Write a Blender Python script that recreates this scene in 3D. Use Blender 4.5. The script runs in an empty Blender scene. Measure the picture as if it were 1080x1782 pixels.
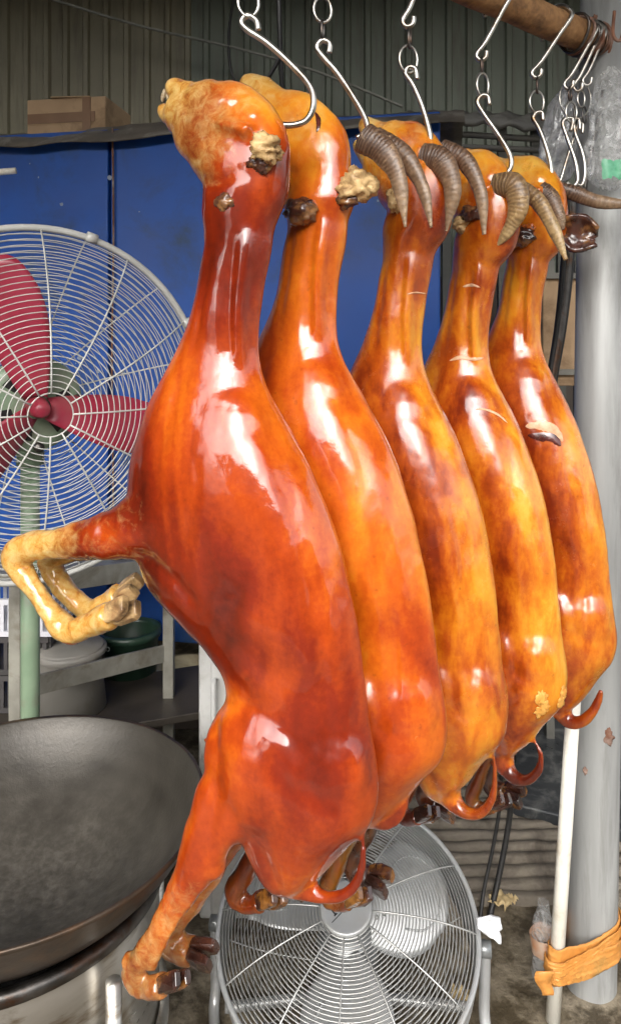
import bpy, bmesh, math, random
import numpy as np
from mathutils import Vector, Matrix, noise
from mathutils.bvhtree import BVHTree

# ------------------------------------------------------------------ camera
F, CX, HY, CH = 1300.0, 540.0, 600.0, 1.58      # focal length, centre and horizon in photo pixels, eye height
scene = bpy.context.scene
cam_d = bpy.data.cameras.new('camera'); cam = bpy.data.objects.new('camera', cam_d)
scene.collection.objects.link(cam); scene.camera = cam
cam.location = (0, 0, CH); cam.rotation_euler = (math.radians(90), 0, 0)
cam_d.sensor_fit = 'VERTICAL'; cam_d.sensor_height = 24.0
cam_d.lens = 24.0 * F / 1782.0
cam_d.shift_y = -(891.0 - HY) / 1782.0
cam_d.clip_start = 0.02; cam_d.clip_end = 400.0

# ------------------------------------------------------------------ sky, sun, exposure
SUN_EL, SUN_AZ = 34.0, 190.0                     # hazy, brightest low behind the camera's right
world = bpy.data.worlds.new('World'); scene.world = world; world.use_nodes = True
wn = world.node_tree; wn.nodes.clear()
w_out = wn.nodes.new('ShaderNodeOutputWorld'); w_bg = wn.nodes.new('ShaderNodeBackground')
w_sky = wn.nodes.new('ShaderNodeTexSky'); w_sky.sky_type = 'NISHITA'; w_sky.sun_disc = False
w_sky.sun_elevation = math.radians(SUN_EL); w_sky.sun_rotation = math.radians(SUN_AZ)
w_sky.air_density = 1.0; w_sky.dust_density = 4.0; w_sky.ozone_density = 1.0
w_hs = wn.nodes.new('ShaderNodeHueSaturation'); w_hs.inputs['Saturation'].default_value = 0.25
wn.links.new(w_sky.outputs[0], w_hs.inputs['Color']); wn.links.new(w_hs.outputs[0], w_bg.inputs['Color'])
w_bg.inputs['Strength'].default_value = 0.15
wn.links.new(w_bg.outputs[0], w_out.inputs['Surface'])
sun_d = bpy.data.lights.new('sun', 'SUN'); sun_d.energy = 1.2; sun_d.angle = math.radians(85); sun_d.color = (1.0, 0.96, 0.9)
sun = bpy.data.objects.new('sun', sun_d); scene.collection.objects.link(sun)
_az = math.radians(SUN_AZ); _el = math.radians(SUN_EL)
SUN_DIR = Vector((math.sin(_az) * math.cos(_el), math.cos(_az) * math.cos(_el), math.sin(_el)))
sun.rotation_euler = SUN_DIR.to_track_quat('Z', 'Y').to_euler()
vs = scene.view_settings
vs.view_transform = 'Standard'; vs.look = 'None'; vs.gamma = 1.0; vs.use_curve_mapping = False; vs.exposure = 1.48

# ------------------------------------------------------------------ helpers
COL = scene.collection
def P(px, py, d):
    """photo pixel at depth d -> world point"""
    return Vector(((px - CX) / F * d, d, CH - (py - HY) / F * d))

INV = {}
def thing(name, label, cat, loc=(0, 0, 0), rz=0.0, group=None):
    o = bpy.data.objects.new(name, None); COL.objects.link(o)
    o.empty_display_size = 0.05
    o.location = loc; o.rotation_euler = (0, 0, rz)
    INV[o] = (Matrix.Translation(Vector(loc)) @ Matrix.Rotation(rz, 4, 'Z')).inverted()
    tag(o, label, cat, group); return o
def tag(o, label=None, cat=None, group=None, kind=None):
    if label: o['label'] = label
    if cat: o['category'] = cat
    if group: o['group'] = group
    if kind: o['kind'] = kind
    return o
def mk(name, verts, faces, mat, parent=None, smooth=True, local=False, bevel=0.0):
    """one mesh object; verts are world coordinates unless local"""
    inv = INV.get(parent)
    vs_ = [Vector(v) for v in verts]
    if parent is not None and inv is None:
        inv = INV.get(parent.parent) if parent.parent else None
    if inv is not None and not local: vs_ = [inv @ v for v in vs_]
    me = bpy.data.meshes.new(name); me.from_pydata(vs_, [], faces); me.update()
    me.materials.append(mat)
    if smooth:
        me.polygons.foreach_set('use_smooth', [True] * len(me.polygons))
    o = bpy.data.objects.new(name, me); COL.objects.link(o)
    if parent is not None: o.parent = parent
    if bevel:
        b = o.modifiers.new('bevel', 'BEVEL'); b.width = bevel; b.segments = 2; b.limit_method = 'ANGLE'
        b.angle_limit = math.radians(40)
    return o
class MB:
    """collects geometry for one mesh"""
    def __init__(s): s.v = []; s.f = []
    def add(s, v, f):
        n = len(s.v); s.v += [Vector(q) for q in v]; s.f += [tuple(i + n for i in q) for q in f]; return s
    def box(s, c, sz, rot=None):
        hx, hy, hz = sz[0] / 2, sz[1] / 2, sz[2] / 2
        v = [Vector((x * hx, y * hy, z * hz)) for x in (-1, 1) for y in (-1, 1) for z in (-1, 1)]
        if rot is not None: v = [rot @ q for q in v]
        v = [q + Vector(c) for q in v]
        return s.add(v, [(0, 1, 3, 2), (4, 6, 7, 5), (0, 4, 5, 1), (2, 3, 7, 6), (0, 2, 6, 4), (1, 5, 7, 3)])
    def tube(s, pts, r, n=8, closed=False, res=0):
        pts = [Vector(p) for p in pts]
        rr = list(r) if isinstance(r, (list, tuple)) else [r] * len(pts)
        if res: pts, rr = spline(pts, rr, res, closed)
        m = len(pts); rings = []
        up = None
        for i in range(m):
            if closed: t = pts[(i + 1) % m] - pts[i - 1]
            else: t = pts[min(i + 1, m - 1)] - pts[max(i - 1, 0)]
            t = t.normalized() if t.length > 1e-9 else Vector((0, 0, 1))
            if up is None:
                up = Vector((0, 0, 1)) if abs(t.z) < .9 else Vector((1, 0, 0))
            b = t.cross(up); b = b.normalized() if b.length > 1e-6 else t.orthogonal().normalized()
            up = b.cross(t).normalized()
            rings.append([pts[i] + (b * math.cos(2 * math.pi * k / n) + up * math.sin(2 * math.pi * k / n)) * rr[i] for k in range(n)])
        v = [q for R in rings for q in R]; f = []
        for i in range(m if closed else m - 1):
            j = (i + 1) % m
            for k in range(n):
                l = (k + 1) % n
                f.append((i * n + k, j * n + k, j * n + l, i * n + l))
        if not closed:
            f.append(tuple(range(n))); f.append(tuple((m - 1) * n + k for k in reversed(range(n))))
        return s.add(v, f)
    def lathe(s, prof, c, axis=(0, 0, 1), n=48, closed=False):
        ax = Vector(axis).normalized(); q = Vector((0, 0, 1)).rotation_difference(ax)
        v = []; f = []
        for (r, z) in prof:
            for k in range(n):
                a = 2 * math.pi * k / n
                v.append(q @ Vector((r * math.cos(a), r * math.sin(a), z)) + Vector(c))
        m = len(prof)
        for i in range(m if closed else m - 1):
            j = (i + 1) % m
            for k in range(n):
                l = (k + 1) % n
                f.append((i * n + k, i * n + l, j * n + l, j * n + k))
        return s.add(v, f)
    def build(s, name, mat, parent=None, smooth=True, bevel=0.0):
        return mk(name, s.v, s.f, mat, parent, smooth, bevel=bevel)
def spline(pts, rr, res, closed=False):
    n = len(pts); op = []; orr = []
    seg = n if closed else n - 1
    for i in range(seg):
        if closed: p0, p1, p2, p3 = pts[i - 1], pts[i], pts[(i + 1) % n], pts[(i + 2) % n]; r1, r2 = rr[i], rr[(i + 1) % n]
        else: p0, p1, p2, p3 = pts[max(i - 1, 0)], pts[i], pts[i + 1], pts[min(i + 2, n - 1)]; r1, r2 = rr[i], rr[i + 1]
        for k in range(res):
            t = k / res
            op.append(0.5 * ((2 * p1) + (p2 - p0) * t + (2 * p0 - 5 * p1 + 4 * p2 - p3) * t * t + (3 * p1 - p0 - 3 * p2 + p3) * t ** 3))
            e = t * t * (3 - 2 * t); orr.append(r1 + (r2 - r1) * e)
    if not closed: op.append(pts[-1]); orr.append(rr[-1])
    return op, orr

# ------------------------------------------------------------------ materials
def new_mat(name):
    m = bpy.data.materials.new(name); m.use_nodes = True
    nt = m.node_tree; return m, nt, nt.nodes['Principled BSDF']
def nd(nt, t, **kw):
    n = nt.nodes.new(t)
    for k, v in kw.items():
        if k in n.inputs: n.inputs[k].default_value = v
        else: setattr(n, k, v)
    return n
def ramp(nt, fac, stops):
    r = nt.nodes.new('ShaderNodeValToRGB'); e = r.color_ramp.elements
    while len(e) > 1: e.remove(e[0])
    for i, (p, c) in enumerate(stops):
        q = e[0] if i == 0 else e.new(p)
        q.position = p; q.color = (c[0], c[1], c[2], 1) if len(c) == 3 else c
    nt.links.new(fac, r.inputs[0]); return r.outputs[0]
def coords(nt, scale=(1, 1, 1), space='Object'):
    tc = nt.nodes.new('ShaderNodeTexCoord'); mp = nt.nodes.new('ShaderNodeMapping')
    mp.inputs['Scale'].default_value = scale
    nt.links.new(tc.outputs[space], mp.inputs[0]); return mp.outputs[0]
def nz(nt, vec, scale, detail=5, rough=.55, dist=0.0):
    n = nd(nt, 'ShaderNodeTexNoise', Scale=scale, Detail=detail, Roughness=rough, Distortion=dist)
    nt.links.new(vec, n.inputs['Vector']); return n.outputs['Fac']
def mixc(nt, fac, a, b, mode='MIX'):
    m = nt.nodes.new('ShaderNodeMix'); m.data_type = 'RGBA'; m.blend_type = mode
    for s, v in ((0, fac), (6, a), (7, b)):
        if hasattr(v, 'node'): nt.links.new(v, m.inputs[s])
        else: m.inputs[s].default_value = v if s == 0 else (v[0], v[1], v[2], 1)
    return m.outputs[2]
def math_(nt, op, a, b=0.0, c=None, clamp=False):
    m = nt.nodes.new('ShaderNodeMath'); m.operation = op; m.use_clamp = clamp
    for i, v in enumerate((a, b, c)):
        if v is None: continue
        if hasattr(v, 'node'): nt.links.new(v, m.inputs[i])
        else: m.inputs[i].default_value = v
    return m.outputs[0]
def bump(nt, bsdf, h, strength=.3, dist=.002, inputs=('Normal',)):
    b = nd(nt, 'ShaderNodeBump', Strength=strength, Distance=dist); nt.links.new(h, b.inputs['Height'])
    for i in inputs: nt.links.new(b.outputs[0], bsdf.inputs[i])
    return b
def simple(name, c1, c2=None, scale=8, rough=.5, metal=0.0, bmp=.15, bscale=60, stretch=(1, 1, 1), dirt=None, dscale=3, rvar=.15, bdist=.002, **kw):
    """base colour broken up by noise, dirt patches, fine relief and varying gloss"""
    m, nt, b = new_mat(name); v = coords(nt, stretch)
    c2 = c2 or tuple(x * .7 for x in c1)
    n1 = nz(nt, v, scale)
    col = ramp(nt, n1, [(.3, c2), (.68, c1)])
    if dirt:
        n2 = nz(nt, v, dscale, 8, .65, .4)
        col = mixc(nt, ramp(nt, n2, [(.5, (0, 0, 0)), (.68, (1, 1, 1))]), col, dirt)
    nt.links.new(col, b.inputs['Base Color'])
    n3 = nz(nt, v, bscale, 4)
    rr = math_(nt, 'MULTIPLY_ADD', n1, rvar * 2, rough - rvar, clamp=True)
    nt.links.new(rr, b.inputs['Roughness']); b.inputs['Metallic'].default_value = metal
    for k, x in kw.items(): b.inputs[k].default_value = x
    if bmp: bump(nt, b, n3, bmp, bdist)
    return m
M = {}
M['steel'] = simple('bright_steel_wire', (.62, .60, .55), (.38, .36, .32), 30, .32, 1.0, .1, 120, dirt=(.2, .12, .06), dscale=18)
M['dark_steel'] = simple('tarnished_steel', (.16, .15, .14), (.07, .065, .06), 20, .42, 1.0, .2, 90, dirt=(.12, .05, .02), dscale=14)
M['chrome'] = simple('fan_wire_chrome', (.5, .5, .48), (.34, .34, .33), 20, .38, .7, .05, 90)
M['black'] = simple('black_rubber', (.018, .017, .016), (.008, .008, .008), 12, .5, 0, .1, 60)
# ------------------------------------------------------------------ ground, walls and roof of the shed
def mat_ground():
    m, nt, b = new_mat('dirty_concrete'); v = coords(nt)
    n1 = nz(nt, v, 2.2, 8, .65, .6); n2 = nz(nt, v, 14, 8, .7); n3 = nz(nt, v, 60, 4)
    c = ramp(nt, n1, [(.3, (.07, .055, .035)), (.45, (.17, .14, .095)), (.58, (.27, .225, .16)), (.72, (.36, .31, .23))])
    c = mixc(nt, ramp(nt, n2, [(.42, (1, 1, 1)), (.58, (0, 0, 0))]), c, (.06, .045, .025))
    nt.links.new(c, b.inputs['Base Color'])
    nt.links.new(ramp(nt, n1, [(.35, (.25, .25, .25)), (.6, (.7, .7, .7))]), b.inputs['Roughness'])
    h = math_(nt, 'ADD', math_(nt, 'MULTIPLY', n2, 1.0), math_(nt, 'MULTIPLY', n3, .35))
    bump(nt, b, h, .8, .012); return m
M['ground'] = mat_ground()
# near ground is uneven, far ground is flat: one sheet
gv, gf = [], []
xs = [-60, -20, -8, -4] + list(np.linspace(-2.5, 2.5, 101)) + [4, 8, 20, 60]
ys = [-60, -20, -6, -2, 0] + list(np.linspace(.6, 5.0, 89)) + [6, 10, 25, 80]
for y in ys:
    for x in xs:
        z = 0
        if abs(x) < 2.6 and .5 < y < 5.1:
            z = .03 * (noise.noise((x * 2.1, y * 2.1, 3.3))) + .014 * noise.noise((x * 7, y * 7, 1)) + .006 * noise.noise((x * 19, y * 19, 5))
        gv.append((x, y, z))
nx = len(xs)
for j in range(len(ys) - 1):
    for i in range(nx - 1): gf.append((j * nx + i, j * nx + i + 1, (j + 1) * nx + i + 1, (j + 1) * nx + i))
tag(mk('ground', gv, gf, M['ground']), kind='structure')

def mat_sheet(name, a, b_, streak):
    m, nt, b = new_mat(name); v = coords(nt); vs_ = coords(nt, (9, 9, .8))
    n1 = nz(nt, v, 1.7, 6, .6); n2 = nz(nt, vs_, 2.0, 7, .65)
    c = ramp(nt, n1, [(.3, b_), (.7, a)])
    c = mixc(nt, ramp(nt, n2, [(.5, (0, 0, 0)), (.75, (1, 1, 1))]), c, streak)
    nt.links.new(c, b.inputs['Base Color']); b.inputs['Roughness'].default_value = .6
    bump(nt, b, n2, .15, .003); return m
M['sheet_olive'] = mat_sheet('olive_sheet_metal', (.22, .2, .13), (.16, .145, .095), (.1, .085, .05))
M['sheet_grey'] = mat_sheet('grey_sheet_metal', (.15, .172, .135), (.11, .126, .098), (.085, .078, .055))
def corrugated(mb, x0, x1, y, z0, z1, pitch=.125, h=.022):
    """trapezoid ribbed sheet standing along x, ribs facing -y"""
    prof = []; x = x0
    while x < x1 - 1e-6:
        for fx, hh in ((0, 0), (.62, 0), (.7, h), (.92, h)):
            xx = x + fx * pitch
            if xx < x1: prof.append((xx, y - hh))
        x += pitch
    prof.append((x1, y))
    n = len(prof); v = [(a, c, z0) for a, c in prof] + [(a, c, z1) for a, c in prof]
    v += [(a, c + .003, z0) for a, c in prof] + [(a, c + .003, z1) for a, c in prof]
    f = [(i, i + 1, n + i + 1, n + i) for i in range(n - 1)] + [(2 * n + i + 1, 2 * n + i, 3 * n + i, 3 * n + i + 1) for i in range(n - 1)]
    return mb.add(v, f)
wall = thing('corrugated_wall', 'tall dark olive corrugated metal wall closing the back of the shed', 'wall', (0, 4.6, 0))
x = -4.2; k = 0; rng = random.Random(5)
while x < 5.0:
    w = .875
    mb = MB(); corrugated(mb, x, x + w, 4.6 + (.006 if k % 2 else 0), .02, 5.6)
    mb.build('sheet', M['sheet_olive'] if x < -1.2 else M['sheet_grey'], wall, smooth=False)
    x += w - .01; k += 1
# rails of the wall frame
M['rail'] = simple('painted_steel_rail', (.12, .12, .1), (.07, .07, .06), 6, .55, .2, .1)
for z in (1.2,):
    MB().box((0.3, 4.5, z), (9, .05, .08)).build('rail', M['rail'], wall, smooth=False)
# unseen roof over the rod, its extent set to bound the sky light
M['street'] = simple('dark_surround', (.07, .06, .05), (.04, .035, .03), 2, .8, 0, .2, 20)
roof = thing('unseen_roof', 'unseen dark corrugated roof over the stall, shaped for the light', 'roof', (0, -1, 3.0))
ROOF_Y0 = -.4
k = 0; x = -4.2
while x < 4.2:
  for (ya, yb) in ((ROOF_Y0, 2.5), (2.85, 5.2)):        # gap added to let sky light down onto the container
    mb = MB(); corrugated(mb, x, x + .9, 0, ya, yb)
    mb.v = [Vector((q.x, q.z, 3.1 + (q.z - ROOF_Y0) * .2 - q.y + (.006 if k % 2 else 0))) for q in mb.v]
    mb.build('sheet', M['street'], roof, smooth=False)
  x += .89; k += 1

# unseen walls added: one limits the sky behind, one blocks it at left
op = thing('sky_limit_wall', 'low unseen wall added behind the viewer to limit reflected sky', 'wall', (0, -7, 0))
MB().box((1.0, -7.2, 1.75), (16, .4, 3.5)).build('face', M['street'], op, smooth=False)
MB().box((1.0, -7.2, 3.53), (16.2, .5, .06)).build('coping', M['street'], op, smooth=False)
lw = thing('sky_block_wall', 'tall unseen wall added on the left to block sky reflections', 'wall', (-4.6, 1.55, 0))
MB().box((-4.6, 1.55, 3.2), (.4, 6.1, 6.4)).build('face', M['street'], lw, smooth=False)
MB().box((-4.6, 1.55, 6.44), (.5, 6.3, .08)).build('coping', M['street'], lw, smooth=False)

M['asphalt'] = simple('street_asphalt', (.055, .052, .048), (.035, .033, .03), 4, .8, 0, .4, 90)
rv = [(-30, -7.0, .036), (30, -7.0, .036), (30, -.7, .036), (-30, -.7, .036), (-30, -7.0, -.02), (30, -7.0, -.02), (30, -.7, -.02), (-30, -.7, -.02)]
tag(mk('unseen_dark_road', rv, [(0, 1, 2, 3), (4, 5, 1, 0), (6, 7, 3, 2)], M['asphalt'], smooth=False), kind='structure')  # unseen dark sheet, added to cut bright ground reflections in the skins
# ------------------------------------------------------------------ roast goats
def mat_skin(name, seed, stops, spots=.5, coat_r=.05, amp=1.2):
    m, nt, b = new_mat(name)
    tc = nt.nodes.new('ShaderNodeTexCoord'); mp = nt.nodes.new('ShaderNodeMapping')
    mp.inputs['Location'].default_value = (seed * 3.7, seed * 1.3, seed * 2.1)
    nt.links.new(tc.outputs['Object'], mp.inputs[0]); v = mp.outputs[0]
    mp2 = nt.nodes.new('ShaderNodeMapping'); mp2.inputs['Scale'].default_value = (1, 1, .38)
    nt.links.new(v, mp2.inputs[0]); v2 = mp2.outputs[0]
    at = nd(nt, 'ShaderNodeAttribute', attribute_name='tint')
    sep = nt.nodes.new('ShaderNodeSeparateColor'); nt.links.new(at.outputs['Color'], sep.inputs[0])
    fat, pale, char_hollow = sep.outputs[0], sep.outputs[1], sep.outputs[2]
    big = nz(nt, v2, 6, 3.5, .55, .6); mid = nz(nt, v2, 24, 6, .62, .3); fine = nz(nt, v, 95, 5, .65)
    midc = mixc(nt, .22, mid, ramp(nt, mid, [(.40, (0, 0, 0)), (.60, (1, 1, 1))])) if seed > 2 else mid
    f = math_(nt, 'ADD', fat, math_(nt, 'MULTIPLY', math_(nt, 'SUBTRACT', big, .5), amp))
    f = math_(nt, 'ADD', f, math_(nt, 'MULTIPLY', math_(nt, 'SUBTRACT', midc, .5), spots * 1.9))
    f = math_(nt, 'ADD', f, math_(nt, 'MULTIPLY', math_(nt, 'SUBTRACT', fine, .5), .22), clamp=True)
    col = ramp(nt, f, stops)
    # pale unroasted skin on shanks and muzzle, mottled
    mot = nz(nt, v, 46, 8, .72, .5)
    pc = ramp(nt, mot, [(.3, (.26, .075, .014)), (.43, (.5, .24, .045)), (.56, (.58, .36, .11)), (.66, (.6, .42, .17)), (.76, (.25, .13, .045))])
    pf = math_(nt, 'ADD', math_(nt, 'MULTIPLY', pale, 1.6), math_(nt, 'MULTIPLY', math_(nt, 'SUBTRACT', mot, .62), 1.2))
    pf = math_(nt, 'MULTIPLY', pf, math_(nt, 'GREATER_THAN', pale, .01), clamp=True)
    col = mixc(nt, pf, col, pc)
    cf = math_(nt, 'MULTIPLY_ADD', math_(nt, 'SUBTRACT', mid, .5), 1.2, math_(nt, 'MULTIPLY', char_hollow, 1.5))
    cf = math_(nt, 'MULTIPLY', cf, math_(nt, 'GREATER_THAN', char_hollow, .02), clamp=True)
    col = mixc(nt, cf, col, (.035, .008, .004))
    # small dark pores and scorched flecks
    fl = ramp(nt, nz(nt, v, 70, 3, .5), [(.68, (0, 0, 0)), (.76, (1, 1, 1))])
    col = mixc(nt, math_(nt, 'MULTIPLY', fl, .35), col, (.12, .02, .004))
    nt.links.new(col, b.inputs['Base Color'])
    b.inputs['Roughness'].default_value = .42
    b.inputs['Specular IOR Level'].default_value = .12
    b.inputs['Subsurface Weight'].default_value = .12
    b.inputs['Subsurface Radius'].default_value = (1.0, .3, .08); b.inputs['Subsurface Scale'].default_value = .012
    b.inputs['Coat Weight'].default_value = 1.0; b.inputs['Coat IOR'].default_value = 1.64
    nt.links.new(ramp(nt, nz(nt, v, 11, 6, .65), [(.4, (coat_r,) * 3), (.7, (coat_r * 3 + .06,) * 3)]), b.inputs['Coat Roughness'])
    wr = nz(nt, v, 70, 5, .6, 1.4); wr2 = nz(nt, v, 12, 3, .5); wmask = ramp(nt, nz(nt, v, 5, 4, .6), [(.46, (.12,) * 3), (.66, (1, 1, 1))])
    h = math_(nt, 'ADD', math_(nt, 'MULTIPLY', math_(nt, 'MULTIPLY', wr, wmask), .30), math_(nt, 'ADD', math_(nt, 'MULTIPLY', wr2, .9), math_(nt, 'MULTIPLY', fine, .05)))
    bump(nt, b, h, .4, .004, ('Normal', 'Coat Normal'))
    return m
RED = [(.05, (.08, .006, .001)), (.28, (.20, .016, .002)), (.46, (.38, .048, .003)), (.62, (.56, .118, .006)), (.8, (.66, .24, .014)), (1, (.7, .40, .07))]
AMB = [(.05, (.075, .007, .002)), (.25, (.18, .019, .002)), (.42, (.35, .058, .003)), (.58, (.51, .135, .006)), (.78, (.62, .25, .015)), (1, (.68, .40, .07))]
M['skin'] = [mat_skin('roast_skin_red', 1, RED, .14, .03, 1.25), mat_skin('roast_skin_orange', 2, RED, .18, .08, 1.15), mat_skin('roast_skin_amber', 3, AMB, .30, .12, 1.25),
             mat_skin('roast_skin_gold', 4, AMB, .30, .09, 1.25), mat_skin('roast_skin_russet', 5, AMB, .28, .09, 1.2)]
def mat_horn(name, ca, cb, cc):
    m, nt, b = new_mat(name); v = coords(nt)
    at = nd(nt, 'ShaderNodeAttribute', attribute_name='along'); 
    n1 = nz(nt, v, 26, 6, .6); n2 = nz(nt, v, 90, 5)
    f = math_(nt, 'ADD', at.outputs['Fac'], math_(nt, 'MULTIPLY', math_(nt, 'SUBTRACT', n1, .5), .7), clamp=True)
    c = ramp(nt, f, [(0, ca), (.28, tuple(x * 1.5 for x in ca)), (.55, cb), (.9, cc), (1, cb)])
    c = mixc(nt, math_(nt, 'MULTIPLY', ramp(nt, n2, [(.3, (1, 1, 1)), (.6, (0, 0, 0))]), .5), c, tuple(x * .5 for x in ca))
    rg = math_(nt, 'SINE', math_(nt, 'MULTIPLY_ADD', at.outputs['Fac'], 150.0, math_(nt, 'MULTIPLY', n1, 16.0)))
    rg = math_(nt, 'MULTIPLY_ADD', rg, .5, .5)
    c = mixc(nt, math_(nt, 'MULTIPLY', math_(nt, 'MULTIPLY', rg, rg), .3), c, tuple(min(1, x * 1.5 + .02) for x in cb))
    chip = ramp(nt, nz(nt, v, 45, 7, .7, .8), [(.56, (0, 0, 0)), (.64, (1, 1, 1))])
    c = mixc(nt, math_(nt, 'MULTIPLY', chip, .35), c, tuple(min(1, x * 1.6) for x in cc))
    nt.links.new(c, b.inputs['Base Color']); nt.links.new(math_(nt, 'MULTIPLY_ADD', n1, .5, .22), b.inputs['Roughness'])
    b.inputs['Coat Weight'].default_value = .25; b.inputs['Coat Roughness'].default_value = .25
    h = math_(nt, 'ADD', math_(nt, 'MULTIPLY', rg, .45), math_(nt, 'MULTIPLY', n2, 1.0)); bump(nt, b, h, .6, .002); return m
M['horn'] = mat_horn('horn_grey_brown', (.045, .022, .012), (.15, .085, .045), (.28, .19, .11))
M['horn_pale'] = mat_horn('horn_tan', (.09, .05, .022), (.30, .19, .08), (.42, .30, .14))
M['hoof_dark'] = simple('charred_hoof', (.06, .02, .012), (.012, .005, .004), 30, .25, 0, .5, 70, dirt=(.3, .12, .02), dscale=16, **{'Coat Weight': .8, 'Coat Roughness': .1})
M['hoof_pale'] = simple('pale_hoof', (.62, .43, .2), (.22, .11, .045), 34, .35, 0, .8, 50, dirt=(.03, .014, .008), dscale=17, **{'Coat Weight': .6, 'Coat Roughness': .15})
M['ear'] = simple('crisp_ear_stub', (.66, .46, .22), (.40, .24, .09), 60, .5, 0, 1.0, 55, dirt=(.14, .06, .02), dscale=22, bdist=.006)
M['ear_dark'] = simple('charred_ear', (.09, .03, .018), (.025, .01, .008), 40, .3, 0, .8, 45, dirt=(.34, .16, .05), dscale=24, bdist=.004, **{'Coat Weight': .7, 'Coat Roughness': .15})
M['tooth'] = simple('tooth', (.5, .42, .28), (.3, .2, .1), 60, .3, 0, .1)
M['eye'] = simple('shrunken_eye', (.10, .05, .03), (.03, .015, .01), 60, .25, 0, .4, 60)
M['flesh'] = simple('open_cut_fat', (.66, .42, .26), (.5, .22, .1), 90, .35, 0, .3, 90)
M['hollow_dark'] = simple('dark_hollow', (.10, .02, .014), (.03, .008, .006), 60, .2, 0, .5, 60, **{'Coat Weight': .8, 'Coat Roughness': .1})

PHI0 = math.radians(25)
class Frame:
    """sagittal plane of one hanging goat: u to the belly, w to its near flank, z up"""
    def __init__(s, px, d, phi):
        s.O = Vector(((px - CX) / F * d, d, 0)); s.phi = phi
        s.U = Vector((-math.cos(phi), math.sin(phi), 0)); s.W = Vector((-math.sin(phi), -math.cos(phi), 0))
    def L(s, px, py, w=0.0):
        r = Vector(((px - CX) / F, 1, -(py - HY) / F))
        t = (s.O.dot(s.W) + w) / r.dot(s.W); p = r * t
        return Vector(((p - s.O).dot(s.U), w, p.z))
    def S(s, px, py, w=0.0):
        r = Vector(((px - CX) / F, 1, -(py - HY) / F))
        return (s.O.dot(s.W) + w) / r.dot(s.W) / F
    def world(s, q): return s.O + s.U * q[0] + s.W * q[1] + Vector((0, 0, q[2] + CH))
REF = Frame(432, 1.21, PHI0)
# outline of the trunk: row, belly edge, back edge, half thickness
TRUNK = [(345, 405, 452, 0.02), (372, 388, 468, 0.032), (405, 368, 482, 0.042), (450, 354, 479, 0.0455), (500, 343, 469, 0.045), (550, 331, 462, 0.046), (600, 308, 461, 0.044), (650, 281, 468, 0.053), (700, 254, 490, 0.067), (750, 232, 519, 0.08), (800, 215, 547, 0.088), (850, 206, 570, 0.091), (900, 205, 589, 0.09), (950, 209, 605, 0.088), (1000, 222, 618, 0.086), (1050, 250, 630, 0.083), (1100, 302, 640, 0.074), (1150, 362, 648, 0.067), (1200, 396, 655, 0.065), (1250, 396, 661, 0.069), (1300, 388, 668, 0.076), (1350, 388, 671, 0.082), (1400, 402, 660, 0.078), (1450, 424, 620, 0.068), (1500, 446, 584, 0.054), (1535, 470, 552, 0.038), (1556, 492, 530, 0.02)]
def loft(rows, n=44):
    """rows: (u, z, a, b, power shape) -> mesh"""
    v, f = [], []
    for (uc, z, a, b, ven) in rows:
        for k in range(n):
            t = 2 * math.pi * k / n; c, s_ = math.cos(t), math.sin(t)
            e = 2 / (2.1 + .3 * min(1, max(0, (a - .075) / .06)))
            cu = math.copysign(abs(c) ** e, c); sw = math.copysign(abs(s_) ** e, s_)
            crest = .05 * math.exp(-((t - math.pi) / .14) ** 2) - .018 * math.exp(-((abs(t - math.pi) - .42) / .16) ** 2)
            v.append(Vector((uc + a * cu * (1 + crest), b * sw * (1 - ven * c), z)))
    m = len(rows)
    for i in range(m - 1):
        for k in range(n):
            l = (k + 1) % n; f.append((i * n + k, (i + 1) * n + k, (i + 1) * n + l, i * n + l))
    f.append(tuple(reversed(range(n)))); f.append(tuple((m - 1) * n + k for k in range(n)))
    return v, f
def limb(pts, n=18, res=5):
    """pts: (Vector, a in plane, b across) -> mesh"""
    P_ = [p[0] for p in pts]
    A = [p[1] for p in pts]; B = [p[2] for p in pts]
    c, a = spline(P_, A, res); _, b = spline(P_, B, res)
    v, f = [], []; m = len(c)
    for i in range(m):
        t = (c[min(i + 1, m - 1)] - c[max(i - 1, 0)]).normalized()
        lat = Vector((0, 1, 0)); lat = (lat - t * lat.dot(t)); lat = lat.normalized() if lat.length > .05 else Vector((1, 0, 0))
        nn = t.cross(lat).normalized()
        for k in range(n):
            q = 2 * math.pi * k / n
            v.append(c[i] + nn * (a[i] * math.cos(q)) + lat * (b[i] * math.sin(q)))
    # rounded ends
    f.append(tuple(reversed(range(n)))); f.append(tuple((m - 1) * n + k for k in range(n)))
    for i in range(m - 1):
        for k in range(n):
            l = (k + 1) % n; f.append((i * n + k, (i + 1) * n + k, (i + 1) * n + l, i * n + l))
    return v, f
def ball(c, r, n=14, m=10):
    v, f = [], []
    for i in range(m + 1):
        a = math.pi * i / m
        for k in range(n):
            q = 2 * math.pi * k / n
            v.append(Vector((c[0] + r[0] * math.sin(a) * math.cos(q), c[1] + r[1] * math.sin(a) * math.sin(q), c[2] + r[2] * math.cos(a))))
    for i in range(m):
        for k in range(n):
            l = (k + 1) % n; f.append((i * n + k, (i + 1) * n + k, (i + 1) * n + l, i * n + l))
    return v, f
def lp(fr, rows):
    """(px, py, r px, w[, b/a]) -> limb points in a goat's frame"""
    out = []
    for r in rows:
        px, py, rad, w = r[:4]; k = r[4] if len(r) > 4 else 1.0
        a = rad * fr.S(px, py, w); out.append((fr.L(px, py, w), a, a * k))
    return out
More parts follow.
